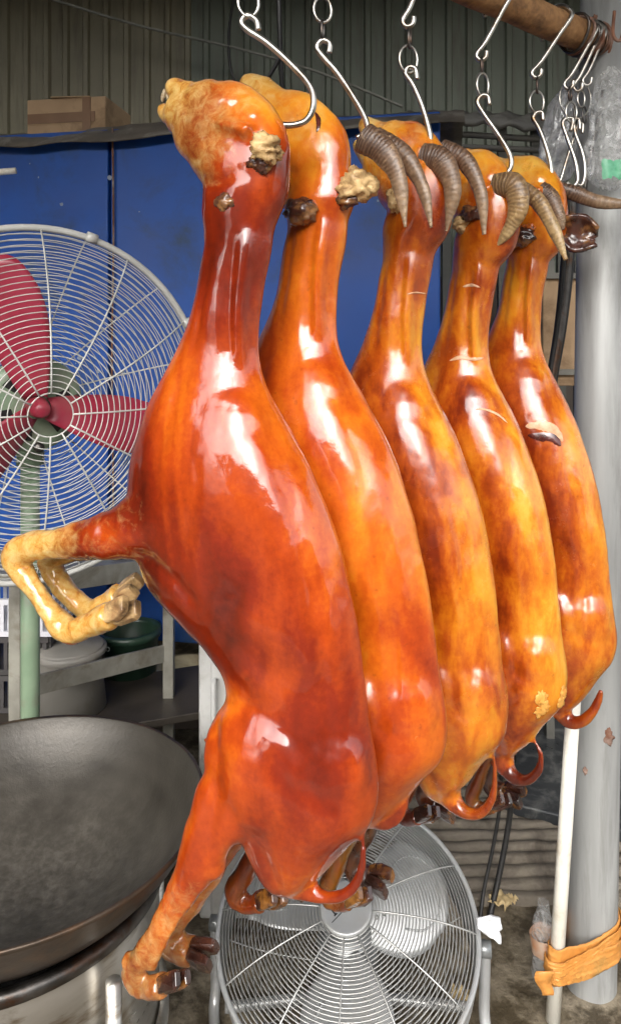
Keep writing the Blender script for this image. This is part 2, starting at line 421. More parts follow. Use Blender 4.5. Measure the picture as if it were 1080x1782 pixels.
FORE_N = [(360, 850, 90, .026, .6), (295, 888, 82, .042, .48), (238, 917, 58, .048, .55), (190, 930, 43, .05, .66), (145, 937, 33, .05, .8), (80, 945, 27, .05, .85), (36, 952, 28, .05, .9), (16, 966, 28, .05, .95), (26, 992, 24, .05, .9), (50, 1026, 19, .05, .9),
          (78, 1062, 19, .05, .95), (96, 1086, 24, .05, 1), (116, 1098, 22, .05, 1), (150, 1086, 20, .05, 1), (192, 1070, 25, .05, 1.1)]
FORE_F = [(350, 880, 55, -.03, .9), (280, 915, 50, -.05, .6), (200, 935, 34, -.055), (120, 950, 26, -.055), (80, 965, 24, -.055), (78, 990, 21, -.055), (100, 1022, 19, -.055), (128, 1048, 19, -.055),
          (150, 1062, 21, -.055), (175, 1052, 20, -.055), (205, 1035, 24, -.055)]
HIND_N = [(500, 1290, 90, .035, .45), (455, 1345, 78, .048, .5), (402, 1400, 66, .055, .56), (370, 1450, 50, .058, .68), (352, 1494, 44, .058, .75), (328, 1537, 31, .058, .8), (298, 1582, 20, .058, .85), (270, 1626, 17, .058, .95),
          (248, 1662, 20, .058, 1), (230, 1688, 22, .058, 1), (234, 1710, 18, .058, 1), (260, 1720, 16, .058, 1), (286, 1714, 20, .058, 1.1)]
HIND_F = [(500, 1300, 80, -.035, .5), (450, 1370, 60, -.045, .6), (400, 1440, 40, -.05, .8), (365, 1505, 32, -.05, .9), (335, 1560, 26, -.05), (305, 1600, 24, -.05), (290, 1622, 25, -.05), (300, 1645, 24, -.05), (335, 1655, 24, -.05)]
HEAD = [(417, 455, 58, 0, .78), (421, 408, 67, 0, .74), (424, 368, 76, 0, .7), (434, 318, 88, 0, .62), (427, 268, 97, 0, .56), (395, 229, 92, 0, .56), (352, 206, 72, 0, .6), (322, 190, 48, 0, .68), (306, 180, 36, 0, .75)]
LIPS = [[(330, 172, 32, 0, .95), (308, 156, 22, 0, 1.15), (296, 149, 12, 0, 1.3)], [(325, 208, 30, 0, .8), (296, 200, 18, 0, 1.1), (281, 190, 11, 0, 1.3)]]

def xf_head(p, rot, k, shift, flat=1.0):
    """nods and scales the head about the jaw joint, in reference pixels"""
    if flat != 1.0 and len(p) > 4 and 195 < p[1] < 330 and p[2] > 60:
        dr_ = p[2] * (1 - flat); p = (p[0] - dr_ * .55, p[1] + dr_ * .75, p[2] * flat) + tuple(p[3:])
    x, y = p[0] - 440, p[1] - 360
    e = min(1, max(0, (400 - p[1]) / 80.0)); r = math.radians(rot * e); kk = 1 + (k - 1) * e
    x, y = kk * (x * math.cos(r) - y * math.sin(r)), kk * (x * math.sin(r) + y * math.cos(r))
    return (x + 440 + shift[0] * e, y + 360 + shift[1] * e, p[2] * kk) + tuple(p[3:])

CREASES = [([(225, 970), (290, 977), (350, 1002), (395, 1045)], .006, 15), ([(452, 880), (474, 975), (450, 1080)], .0035, 24), ([(398, 1215), (428, 1275), (428, 1345), (412, 1425)], .006, 17),
           ([(500, 735), (552, 860), (592, 1000), (612, 1150), (622, 1270)], .004, 11), ([(520, 1245), (565, 1292), (640, 1322)], .003, 14), ([(440, 415), (427, 520), (424, 640)], .004, 10),
           ([(388, 420), (376, 520), (360, 610)], .003, 9), ([(505, 1400), (522, 1480), (518, 1550)], .003, 12), ([(345, 640), (330, 720), (300, 800)], .003, 16), ([(420, 1110), (480, 1130), (540, 1180)], -.003, 26),
           ([(345, 305), (400, 325), (455, 312)], .0045, 12), ([(418, 192), (436, 196), (452, 204)], .008, 13), ([(332, 160), (342, 190), (340, 222)], .003, 9), ([(352, 240), (392, 246), (430, 252)], .0035, 13)]
def crease(gx, gy):
    d = np.zeros(len(gx))
    for pts, dep, wd in CREASES:
        best = np.full(len(gx), 1e9)
        for (x0, y0), (x1, y1) in zip(pts[:-1], pts[1:]):
            vx, vy = x1 - x0, y1 - y0; t = np.clip(((gx - x0) * vx + (gy - y0) * vy) / (vx * vx + vy * vy), 0, 1)
            best = np.minimum(best, np.hypot(gx - x0 - t * vx, gy - y0 - t * vy))
        e0 = np.minimum(np.hypot(gx - pts[0][0], gy - pts[0][1]), np.hypot(gx - pts[-1][0], gy - pts[-1][1]))
        d -= dep * np.exp(-(best / wd) ** 2) * np.clip(e0 / 45 + .3, 0, 1)
    return d
def grow_body(meshes, name, mat, tint, zone, voxel=.0045):
    v, f = [], []
    for mv, mf in meshes:
        n = len(v); v += mv; f += [tuple(i + n for i in q) for q in mf]
    me = bpy.data.meshes.new('tmp'); me.from_pydata(v, [], f); me.update()
    ob = bpy.data.objects.new('tmp', me); COL.objects.link(ob)
    bmm = bmesh.new(); bmm.from_mesh(me); bmesh.ops.recalc_face_normals(bmm, faces=bmm.faces); bmm.to_mesh(me); bmm.free()
    r = ob.modifiers.new('r', 'REMESH'); r.mode = 'VOXEL'; r.voxel_size = voxel; r.use_smooth_shade = True
    dg = bpy.context.evaluated_depsgraph_get(); dg.update()
    out = bpy.data.meshes.new_from_object(ob.evaluated_get(dg)); out.name = name
    bpy.data.objects.remove(ob); bpy.data.meshes.remove(me)
    n = len(out.vertices); co = np.empty(n * 3, 'f'); out.vertices.foreach_get('co', co); co = co.reshape(-1, 3)
    no = np.empty(n * 3, 'f'); out.vertices.foreach_get('normal', no); no = no.reshape(-1, 3)
    ne = len(out.edges); ed_ = np.empty(ne * 2, 'i'); out.edges.foreach_get('vertices', ed_); ed_ = ed_.reshape(-1, 2)
    deg = np.bincount(ed_.ravel(), minlength=n).astype('f')[:, None]
    wgt, knob = zone(co)
    for it in range(9):
        acc = np.zeros_like(co)
        for k in range(3):
            acc[:, k] = np.bincount(ed_[:, 0], co[ed_[:, 1], k], n) + np.bincount(ed_[:, 1], co[ed_[:, 0], k], n)
        w_ = wgt if it > 2 else np.maximum(wgt, .5)
        co = co + (acc / deg - co) * (.6 * w_)[:, None]
    out.vertices.foreach_set('co', co.astype('f').ravel()); out.update()
    out.vertices.foreach_get('normal', no.ravel()) if False else None
    no2 = np.empty(n * 3, 'f'); out.vertices.foreach_get('normal', no2); no = no2.reshape(-1, 3)
    cgx, cgy = 432 - (co[:, 0] - CRX[0]) / CRX[1] / .00099, 600 - (co[:, 2] - CRX[2]) / .00093
    co = co + no * (crease(cgx, cgy) * np.clip((no[:, 1] - .1) * 2, 0, 1))[:, None]
    # lumps and hollows of meat under the skin
    for i in range(n):
        c = co[i]; q = Vector((c[0] * 9, c[1] * 9, c[2] * 5))
        co[i] += no[i] * (.0035 * noise.noise(q) + .0016 * noise.noise(q * 2.9) + .0005 * noise.noise(q * 8) + knob[i] * (.0022 * noise.noise(q * 5.5) + .0012 * noise.noise(q * 13)))
    out.vertices.foreach_set('co', co.ravel())
    colr = np.ones((n, 4), 'f'); colr[:, :3] = tint(co, no)
    a = out.color_attributes.new('tint', 'FLOAT_COLOR', 'POINT'); a.data.foreach_set('color', colr.ravel())
    out.materials.clear(); out.materials.append(mat)
    out.polygons.foreach_set('use_smooth', [True] * len(out.polygons)); out.update()
    ob = bpy.data.objects.new(name, out); COL.objects.link(ob)
    return ob, BVHTree.FromPolygons([Vector(c) for c in co], [tuple(p.vertices) for p in out.polygons])

def hoof_mesh(a, b, wax, size, spread=.35):
    """cloven hoof: two wedge-shaped claws from a towards b, side by side across wax"""
    t = (b - a).normalized(); wax = (wax - t * wax.dot(t)).normalized(); up = t.cross(wax)
    L_ = (b - a).length; v, f = [], []
    for sgn in (-1, 1):
        n = len(v); rings = []
        for (q, hh, ww, off, dz) in ((-.1, .55, .44, .34, 0), (.12, .78, .52, .46, 0), (.5, .84, .52, .52, .03), (.85, .78, .46, .54, .10), (.98, .66, .38, .54, .14)):
            c = a + t * (q * L_) + wax * (sgn * off * size * (1 + spread * q)) + up * (-dz * size)
            for k in range(10):
                an = 2 * math.pi * k / 10
                cx_, cy_ = math.cos(an), math.sin(an)
                sx = math.copysign(abs(cx_) ** .42, cx_); sy = math.copysign(abs(cy_) ** .42, cy_)
                nn_ = 1 + .22 * noise.noise((cx_ * 1.3 + a.x * 40, cy_ * 1.3 + sgn, q * 3))
                rings.append(c + wax * (sx * ww * size * nn_) + up * (sy * hh * size * nn_))
        v += rings
        for i in range(4):
            for k in range(10):
                l = (k + 1) % 10; f.append((n + i * 10 + k, n + i * 10 + l, n + (i + 1) * 10 + l, n + (i + 1) * 10 + k))
        f.append(tuple(n + k for k in reversed(range(10)))); f.append(tuple(n + 40 + k for k in range(10)))
    return v, f
def horn_obj(pts, radii, mat, root, flat=.72, rib=.05):
    """ringed horn, oval in section"""
    c, r = spline([Vector(p) for p in pts], list(radii), 16)
    m, n = len(c), 16; v, f, al = [], [], []
    for i in range(m):
        t = (c[min(i + 1, m - 1)] - c[max(i - 1, 0)]).normalized()
        lat = Vector((0, 1, 0)); lat = (lat - t * lat.dot(t)).normalized(); nn = t.cross(lat)
        q = i / (m - 1)
        k_ = 1 + rib * (1 - q) * (.4 * math.sin(q * 95 + 1.2 * math.sin(q * 23)) + .5 * noise.noise((q * 22, pts[0][0] * 9, 0)))
        for k in range(n):
            an = 2 * math.pi * k / n
            v.append(c[i] + (nn * math.cos(an) * (1 + .18 * max(0, math.cos(an))) + lat * math.sin(an) * flat) * r[i] * k_); al.append(q)
    for i in range(m - 1):
        for k in range(n):
            l = (k + 1) % n; f.append((i * n + k, (i + 1) * n + k, (i + 1) * n + l, i * n + l))
    f.append(tuple(reversed(range(n)))); f.append(tuple((m - 1) * n + k for k in range(n)))
    o = mk('horn', v, f, mat, root, local=True)
    a = o.data.attributes.new('along', 'FLOAT', 'POINT'); a.data.foreach_set('value', al); return o
def lump(c, r, seed, rough=.35, n=34, m=24, freq=1.6):
    v, f = ball((0, 0, 0), (1, 1, 1), n, m)
    out = []
    for q in v:
        k = 1 + rough * noise.noise(q * freq + Vector((seed, 0, 0))) + rough * .5 * noise.noise(q * freq * 2.7 + Vector((seed, 4, 0))) - rough * .45 * abs(noise.noise(q * freq * 2.0 + Vector((seed, 7, 0)))) + rough * .3 * abs(noise.noise(q * freq * 5 + Vector((seed, 9, 0))))
        out.append(Vector((c[0] + q.x * r[0] * k, c[1] + q.y * r[1] * k, c[2] + q.z * r[2] * k)))
    return out, f
def merged(a, b): 
    n = len(a[0]); return a[0] + b[0], a[1] + [tuple(i + n for i in q) for q in b[1]]

GOATS = []
CRX = [0, 1, 0]
def make_goat(idx, px, d, label, yaw=0.0, lean=0.0, dz=0.0, thick=1.0, head=(0, 1, (0, 0)), horns=None, tail=None, fore='full', hind=None, base=.45, dors=0.0, ku=1.0, uo=0.0, skin=None, lips=True, hind_shift=(0, 0), hooves='dark'):
    fr = Frame(px, d, PHI0 + math.radians(yaw))
    root = thing('roast_goat', label, 'goat carcass', (fr.O.x, fr.O.y, CH), 0, 'roast goats hanging in a row')
    # local axes of the root: x = u, y = w, z up
    rot = Matrix(((fr.U.x, fr.W.x, 0, fr.O.x), (fr.U.y, fr.W.y, 0, fr.O.y), (0, 0, 1, CH), (0, 0, 0, 1)))
    root.matrix_world = rot; INV[root] = rot.inverted()
    rows = []
    key = [(REF.L((a + b) / 2, y)[0], REF.L((a + b) / 2, y)[2], (b - a) / 2 * REF.S((a + b) / 2, y) / .93, t * thick, .14 if 700 < y < 1120 else (-.05 if y > 1200 else 0)) for y, a, b, t in TRUNK]
    for i in range(len(key) - 1):
        k0, k1, k2, k3 = key[max(i - 1, 0)], key[i], key[i + 1], key[min(i + 2, len(key) - 1)]
        for s in range(4):
            t = s / 4
            rows.append(tuple(.5 * (2 * k1[j] + (k2[j] - k0[j]) * t + (2 * k0[j] - 5 * k1[j] + 4 * k2[j] - k3[j]) * t * t + (3 * k1[j] - k0[j] - 3 * k2[j] + k3[j]) * t ** 3) for j in range(5)))
    rows.append(key[-1])
    Z = Vector((0, 0, dz))
    sh = lambda mesh: ([Vector((q.x * ku + uo + lean * q.z, q.y, q.z)) + Z for q in mesh[0]], mesh[1])
    parts = [sh(loft(rows))]
    hp = [xf_head(p, *head) for p in HEAD]
    parts.append(sh(limb(lp(REF, hp), 26, 5)))
    if lips:
        for l in LIPS: parts.append(sh(limb(lp(REF, [xf_head(p, *head) for p in l]), 16, 4)))
    # brow and cheek
    for (x, y, r, w) in () if len(head) > 3 else ((432, 205, (38, 26), .026), (432, 205, (38, 26), -.026), (408, 290, (48, 50), .028), (408, 290, (48, 50), -.028)):
        q = xf_head((x, y, 1, w), *head); c = REF.L(q[0], q[1], w); s_ = REF.S(q[0], q[1], w) * q[2]
        parts.append(sh(ball(c, (r[0] * s_, .018 * q[2], r[1] * s_))))
    for w in (1, -1):                        # cords of the neck
        parts.append(sh(limb(lp(REF, [(452, 350, 14, .008 * w), (438, 420, 16, .028 * w), (424, 520, 15, .030 * w), (424, 600, 14, .026 * w), (428, 680, 14, .02 * w)]), 12, 5)))
        parts.append(sh(limb(lp(REF, [(400, 380, 10, .014 * w), (388, 480, 13, .029 * w), (376, 580, 12, .026 * w), (370, 660, 12, .016 * w)]), 12, 5)))
    if len(head) < 4:                        # cheekbones
        for w in (1, -1):
            parts.append(sh(limb(lp(REF, [xf_head(p, *head) for p in [(342, 206, 9, .026 * w, 1), (392, 214, 12, .045 * w, 1), (445, 226, 13, .050 * w, 1)]]), 12, 5)))
    # shoulder blades, ribs, haunches
    for w in (1, -1):
        parts.append(sh(ball(REF.L(400, 800, .03 * w), (.095, .052 * thick, .125))))
        parts.append(sh(ball(REF.L(478, 1335, .032 * w), (.12, .066 * thick, .112))))
        parts.append(sh(ball(REF.L(572, 1330, .020 * w), (.088, .052 * thick, .09))))
    fore_n = FORE_N if fore == 'full' else FORE_N[:5]
    fore_f = FORE_F if fore == 'full' else FORE_F[:4]
    if fore != 'full':                       # forelegs folded against the belly
        fore_n = [(350, 865, 62, .030, .9), (290, 905, 58, .045, .6), (250, 945, 36, .045, .8), (240, 985, 28, .045, .9), (270, 1015, 23, .045, .9), (310, 1000, 22, .045, 1)]
        fore_f = [(p[0], p[1], p[2] * .92, -p[3]) + tuple(p[4:]) for p in fore_n]
    parts += [sh(limb(lp(REF, fore_n))), sh(limb(lp(REF, fore_f)))]
    hs = lambda rows_: [(p[0] + hind_shift[0] * max(0, (p[1] - 1350) / 350), p[1] + hind_shift[1] * max(0, (p[1] - 1350) / 350)) + tuple(p[2:]) for p in rows_]
    hn, hf = hs(HIND_N), hs(HIND_F)
    parts += [sh(limb(lp(REF, hn))), sh(limb(lp(REF, hf)))]
    parts.append(sh(ball(REF.L(hn[4][0] + 28, hn[4][1] + 8, .058), (.022, .02, .026))))      # point of the hock
    if idx == 0:                             # tendon and knuckles
        parts.append(sh(limb(lp(REF, [(388, 1500, 16, .058), (345, 1552, 10, .064), (308, 1602, 8, .064), (282, 1645, 9, .062), (262, 1680, 13, .06)]), 12, 5)))
        for (x, y, r) in ((222, 1672, 15), (236, 1700, 20), (262, 1716, 17), (250, 1652, 14)): parts.append(sh(ball(REF.L(x, y, .062), (r * .0009, .016, r * .0009))))
    tl = lp(fr, [(p[0], p[1], p[2] * (.95 if i == 0 else .78)) + tuple(p[3:]) for i, p in enumerate(tail)]); parts.append(limb(tl, 14, 6))
    if idx == 0:
        parts.append(limb(lp(fr, [(405, 1312, 26, .02), (378, 1300, 13, .024), (366, 1292, 7, .026), (354, 1286, 3.5, .027)]), 12, 4))
    hx, hy = xf_head((306, 180, 1), *head)[:2]
    tip = REF.L(hx, hy) + Z; jaw = REF.L(*xf_head((424, 268, 1), *head)[:2]) + Z
    hd = (tip - jaw)
    tail_tip = tl[-1][0]; tail_root = tl[0][0]
    zbot = REF.L(500, 1400)[2]
    def tint(co, no):
        n = len(co); u, w, z = co[:, 0], co[:, 1], co[:, 2] - dz
        gy = 600 - z / .00093; gx = 432 - u / .00103
        fat = np.full(n, base, 'f')
        # along the back, away from the camera side, skin is yellower on the amber goats
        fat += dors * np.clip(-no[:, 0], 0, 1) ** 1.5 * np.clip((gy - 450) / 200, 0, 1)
        if idx == 0:
            fat += -.20 * np.exp(-((gy - 980) / 150) ** 2) * np.clip((560 - gx) / 160, 0, 1)
            fat += .15 * np.exp(-((gy - 1420) / 130) ** 2) + .06 * np.exp(-((gy - 1180) / 90) ** 2) - .08 * np.clip((gx - 560) / 80, 0, 1) + .10 * np.exp(-((gy - 700) / 90) ** 2) * (gx < 380)
            fat += -.12 * np.exp(-((gy - 430) / 110) ** 2)
            fat += .42 * np.exp(-(((gx - 215) / 75) ** 2 + ((gy - 945) / 45) ** 2))
            fat += .22 * np.exp(-(((gx - 410) / 55) ** 2 + ((gy - 1210) / 60) ** 2))
            fat += .25 * np.exp(-(((gx - 470) / 60) ** 2 + ((gy - 180) / 50) ** 2))
        else:
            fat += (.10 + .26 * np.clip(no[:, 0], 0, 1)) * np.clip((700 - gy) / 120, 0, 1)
            fat += .2 * np.exp(-((gy - 180) / 110) ** 2)
        leg = np.clip((165 - gx) / 130, 0, 1) * np.clip((gy - 840) / 40, 0, 1) * np.clip((1180 - gy) / 30, 0, 1)
        leg = np.maximum(leg, (gx < 262) * (gy > 1002) * (gy < 1150) * 1.0)
        sh_ = np.clip((gy - 1470) / 140, 0, 1) * np.clip((470 - gx) / 40, 0, 1)
        fat += .16 * sh_
        pale = .34 * sh_ * (idx == 0) + .95 * leg * (fore == 'full') + .1 * np.clip((300 - gx) / 60, 0, 1) * (gy > 860) * (gy < 980) * (fore == 'full')
        al = ((co - np.array(jaw)) @ np.array(hd)) / hd.length_squared
        hm = (gy < 330)
        pale += np.clip((al - .42) * 1.5, 0, .85) * hm
        pale += .34 * hm * np.exp(-((al - .25) / .3) ** 2) * (1 if idx == 0 else .6)
        char_hollow = np.zeros(n, 'f')
        dt = np.linalg.norm(co - np.array(tail_root), axis=1); dl = (tail_tip - tail_root).length
        tc_, tr_ = spline([q[0] for q in tl], [q[1] for q in tl], 6); tcn = np.array([list(q) for q in tc_[7:]]); trn = np.array(tr_[7:])
        t_zone = (np.sqrt(((co[:, None, :] - tcn[None]) ** 2).sum(2)) < trn[None] * 1.35).any(1)
        char_hollow += .16 * t_zone; fat -= .15 * t_zone
        char_hollow += (.22 if idx == 0 else .5) * np.clip((gy - (1650 if idx == 0 else 1560)) / 60, 0, 1) * (gx < 420)
        mouth = np.linalg.norm(co - np.array(tip + hd.normalized() * .008), axis=1)
        char_hollow += .75 * (mouth < .014) * (idx == 0)  # dark tint stands in for the shade inside the open mouth
        nb = (w < -.02) & (gy > 1480) & (gx < 470)
        char_hollow += .12 * nb
        return np.stack([np.clip(fat, 0, 1), np.clip(pale, 0, 1), np.clip(char_hollow, 0, 1)], 1)
    def zone(co):
        gy = 600 - (co[:, 2] - dz) / .00093; gx = 432 - co[:, 0] / .00103
        leg = np.clip((225 - gx) / 40, 0, 1) * (gy > 840) * (gy < 1200) + np.clip((gy - 1470) / 50, 0, 1) * np.clip((440 - gx) / 40, 0, 1)
        hd_ = np.clip((300 - gy) / 60, 0, 1) * .6 + (gx < 330) * (gy < 260) * .3
        k = np.clip(leg + hd_, 0, 1)
        return 1 - .93 * k, np.clip(leg + hd_ * .5, 0, 1)
    CRX[:] = [uo, ku, dz]
    body, bvh = grow_body(parts, 'body', M['skin'][idx] if skin is None else skin, tint, zone)
    body.parent = root
    root_world = rot
    def surf(px_, py_):
        """point of the skin seen at a photo pixel, in the goat's frame, with normal"""
        o = rot.inverted() @ Vector((0, 0, CH)); t = rot.inverted() @ P(px_, py_, 1.0)
        h = bvh.ray_cast(o, (t - o).normalized())
        return h[0], h[1]
    g = dict(fr=fr, root=root, body=body, surf=surf, dz=dz, rot=rot, bvh=bvh, inv=rot.inverted()); GOATS.append(g)
    # hooves
    for rows_, mat, w in ((fore_n, 'hoof_pale' if fore == 'full' else 'hoof_dark', 1), (fore_f, 'hoof_pale' if fore == 'full' else 'hoof_dark', -1), (hn, 'hoof_dark', 1), (hf, 'hoof_dark', -1)):
        ks = Matrix.Diagonal((ku, 1, 1)); a = ks @ lp(REF, [rows_[-2]])[0][0] + Z; q = lp(REF, [rows_[-1]])[0]; b_ = ks @ q[0] + Z; sft = Vector((uo + lean * b_.z, 0, 0)); a += sft; b_ += sft; t = (b_ - a).normalized()
        hv, hf_ = hoof_mesh(b_ - t * .004, b_ + t * .046, Vector((0, 1, 0)) + Vector((.3, 0, .5)) * w, q[1] * (.85 if w > 0 or idx else .8) * (1.15 if idx else 1.0))
        mk('hoof', hv, hf_, M[mat], root, local=True, smooth=False, bevel=.002)
    if horns:
        for (pp, rr, w, mat) in horns:
            s_ = fr.S(*pp[0]); ww = w if isinstance(w, (list, tuple)) else [w] * len(pp)
            horn_obj([fr.L(p[0], p[1], x) for p, x in zip(pp, ww)], [r * s_ * .84 for r in rr], M[mat], root)
    return g
def on_skin(g, px, py): return g['surf'](px, py)
def stub(g, px, py, r, mat, seed, stretch=(1, 1, 1), out=.4, name='ear_stub', rough=.45):
    """crusty stump grown onto the skin at a pixel"""
    c, n = g['surf'](px, py)
    if c is None: return None
    s_ = g['fr'].S(px, py); R_ = r * s_
    c = c + n * (R_ * out)
    v, f = lump(c, (R_ * stretch[0], R_ * stretch[1], R_ * stretch[2]), seed, rough)
    return mk(name, v, f, M[mat], g['root'], local=True)
def slit(g, pts, wpx, mat, name='skin_cut', lift=.0008):
    """narrow lens-shaped strip lying on the skin along pixels"""
    s_ = g['fr'].S(*pts[0]); q = []
    n = len(pts)
    P_, _ = spline([Vector((p[0], p[1], 0)) for p in pts], [0] * n, 6)
    v, f = [], []; m = len(P_)
    for i, p in enumerate(P_):
        t = P_[min(i + 1, m - 1)] - P_[max(i - 1, 0)]; nn = Vector((-t.y, t.x, 0)).normalized()
        h = wpx * math.sin(math.pi * (i + .35) / (m - .3)) ** .7 / 2 * (1 + .35 * noise.noise((i * .7, px_seed(pts), 0)))
        for sgn in (-1, 0, 1):
            c, no = g['surf'](p.x + nn.x * h * sgn, p.y + nn.y * h * sgn)
            if c is None: return None
            v.append(c + no * (lift + (.0012 if sgn == 0 else 0)))
    for i in range(m - 1):
        for k in range(2): f.append((i * 3 + k, i * 3 + k + 1, i * 3 + 4 + k, i * 3 + 3 + k))
    return mk(name, v, f, M[mat], g['root'], local=True)
def px_seed(pts): return pts[0][0] * .13

make_goat(0, 432, 1.21, 'glossy deep red roast goat without horns, nearest of the hanging row', base=.35, dors=.12, ku=.945, uo=.008,
          tail=[(500, 1530, 34, 0), (535, 1552, 22, .004), (575, 1562, 16, .008), (608, 1550, 14, .01), (628, 1515, 12, .01), (633, 1455, 5, .008)])
make_goat(1, 562, 1.33, 'orange roast goat with a dark horn and crusty ear stump, second from the front', dz=.042, yaw=7, lean=.012, head=(-2, 1.12, (0, 8), .8), base=.46, dors=.12, ku=.92, fore='fold', hind_shift=(10, 0),
          horns=[([(634, 238), (668, 262), (694, 312), (705, 395)], (29, 25, 16, 3), .03, 'horn'), ([(652, 240), (700, 268), (735, 325), (750, 396)], (24, 21, 13, 3), -.03, 'horn')],
          tail=[(635, 1410, 26, 0), (660, 1432, 17, .004), (684, 1432, 13, .006), (700, 1412, 11, .006), (706, 1385, 6, .004)])
make_goat(2, 715, 1.46, 'amber roast goat with two dark ribbed horns, middle one of the five', yaw=10, lean=-.008, head=(2, 1.05, (12, 4)), base=.45, dors=.2, ku=.82, fore='fold', hind_shift=(5, 62),
          horns=[([(735, 272), (768, 280), (788, 330), (776, 402)], (27, 25, 17, 3), .03, 'horn'), ([(768, 258), (808, 278), (836, 335), (842, 408)], (20, 18, 13, 4), -.03, 'horn')],
          tail=[(775, 1375, 30, 0), (800, 1408, 19, .004), (830, 1417, 15, .006), (853, 1396, 12, .006), (861, 1355, 9, .004), (858, 1312, 4, .002)])
make_goat(3, 832, 1.61, 'golden brown roast goat with thick curled tan horns, second from the far end', yaw=17, lean=-.01, thick=.96, head=(0, 1.02, (22, 12)), base=.42, dors=.24, ku=.83, fore='fold', hind_shift=(0, 0),
          horns=[([(860, 322), (893, 322), (902, 360), (884, 402), (860, 430)], (23, 24, 20, 12, 3), .03, 'horn_pale'), ([(890, 318), (932, 345), (962, 395), (984, 452)], (15, 16, 13, 4), -.035, 'horn_pale')],
          tail=[(870, 1315, 26, 0), (888, 1348, 18, .004), (914, 1358, 14, .006), (936, 1340, 12, .006), (940, 1312, 9, .004), (928, 1286, 5, .002)])
make_goat(4, 924, 1.73, 'russet roast goat, one horn sticking out sideways, nearest the steel pole', yaw=14, lean=.006, dz=.034, thick=.93, head=(-4, 1.0, (28, 22)), base=.40, dors=.28, ku=.77, fore='fold', hind_shift=(20, 75),
          horns=[([(938, 332), (955, 345), (970, 375), (978, 400)], (22, 20, 15, 5), .03, 'horn'), ([(958, 322), (1000, 336), (1040, 350), (1098, 356)], (10, 15, 13, 7), [-.03, -.05, -.06, -.07], 'horn')],
          tail=[(968, 1222, 26, 0), (986, 1254, 17, .004), (1012, 1256, 15, .006), (1034, 1232, 12, .006), (1046, 1200, 7, .004)])
G1, G2, G3, G4, G5 = GOATS
# ------------------------------------------------------------------ hanging rod, poles
def rodp(d): return Vector((.404 + 1.3 * (d - 1.6), d, CH + .738))
def rod_at(px):
    q = (px - CX) / F; d = (.404 - 1.3 * 1.6) / (q - 1.3); return rodp(d)
ROD_DIR = Vector((1.3, 1, 0)).normalized(); ROD_N = Vector((ROD_DIR.y, -ROD_DIR.x, 0))
M['cork'] = simple('brown_wrapped_rod', (.36, .19, .075), (.2, .095, .035), 45, .75, 0, .6, 110, dirt=(.12, .06, .025), dscale=30, bdist=.003)
M['rust'] = simple('rusty_steel', (.26, .12, .07), (.12, .05, .03), 25, .7, .3, .6, 70, dirt=(.36, .3, .26), dscale=9)
M['galv'] = simple('galvanised_pipe', (.40, .405, .395), (.25, .255, .25), 14, .5, .25, .35, 60, stretch=(1, 1, .12), dirt=(.2, .2, .19), dscale=16)
M['pvc'] = simple('white_plastic_pipe', (.80, .78, .70), (.68, .65, .56), 6, .4, 0, .08, 50, dirt=(.45, .38, .26), dscale=9)
rod = thing('hanging_rod', 'brown wrapped horizontal rod that carries the hooks', 'rod', rodp(.7))
mb = MB(); mb.tube([rodp(.55 + i * .04) + Vector((0, 0, .0015 * math.sin(i * 1.7))) for i in range(33)], .036, 24)
mb.build('wrapping', M['cork'], rod)
e0 = rodp(1.80)
mb = MB(); mb.tube([rodp(1.78), rodp(1.80), rodp(1.86)], [.03, .04, .042], 20); mb.build('end_fitting', M['rust'], rod)
rng = random.Random(3)
for k in range(6):                                   # rusty wire wound round the rod's end
    c = rodp(1.765 + k * .012); t = .35 * rng.uniform(-1, 1)
    pts = [c + (ROD_N * math.cos(a) + Vector((0, 0, 1)) * math.sin(a)) * (.043 + .003 * math.sin(3 * a + k)) + ROD_DIR * (.02 * t * math.sin(a)) for a in np.linspace(0, 2 * math.pi, 25)[:-1]]
    MB().tube(pts, .0036, 7, closed=True).build('wire_turn', M['rust'] if k % 2 else M['dark_steel'], rod)
pole_a, pole_b = P(1027, 1712, 1.86), P(1056, -190, 1.86)
pole = thing('steel_pole', 'thick galvanised steel pole standing at the right edge', 'pole', (pole_a.x, pole_a.y, 0))
MB().tube([pole_a - Vector((0, 0, .12)), pole_a, (pole_a + pole_b) / 2, pole_b], .0605, 40).build('pipe', M['galv'], pole)
for (px, py, r) in ((1058, 1283, 9), (1022, 1347, 5), (1040, 30, 7)):   # rust blisters
    c = P(px, py, 1.80); t = (c.z - pole_a.z) / (pole_b.z - pole_a.z); ax = pole_a.lerp(pole_b, t)
    dxy = Vector((c.x - ax.x, 0, 0)); dx = max(-.055, min(.055, dxy.x)); c = Vector((ax.x + dx, ax.y - math.sqrt(max(0, .0605 ** 2 - dx * dx)), c.z))
    v, f = lump(c, (r * .0013, .0025, r * .0018), px, .6); mk('rust_blister', v, f, M['rust'], pole)
pipe_a, pipe_b = P(961, 1776, 1.745), P(1003, 1130, 1.79)
pipe = thing('white_pipe', 'slim white plastic pipe leaning against the steel pole', 'pipe', pipe_a)
MB().tube([pipe_a, pipe_a.lerp(pipe_b, .5), pipe_b], .0165, 24).build('tube', M['pvc'], pipe)
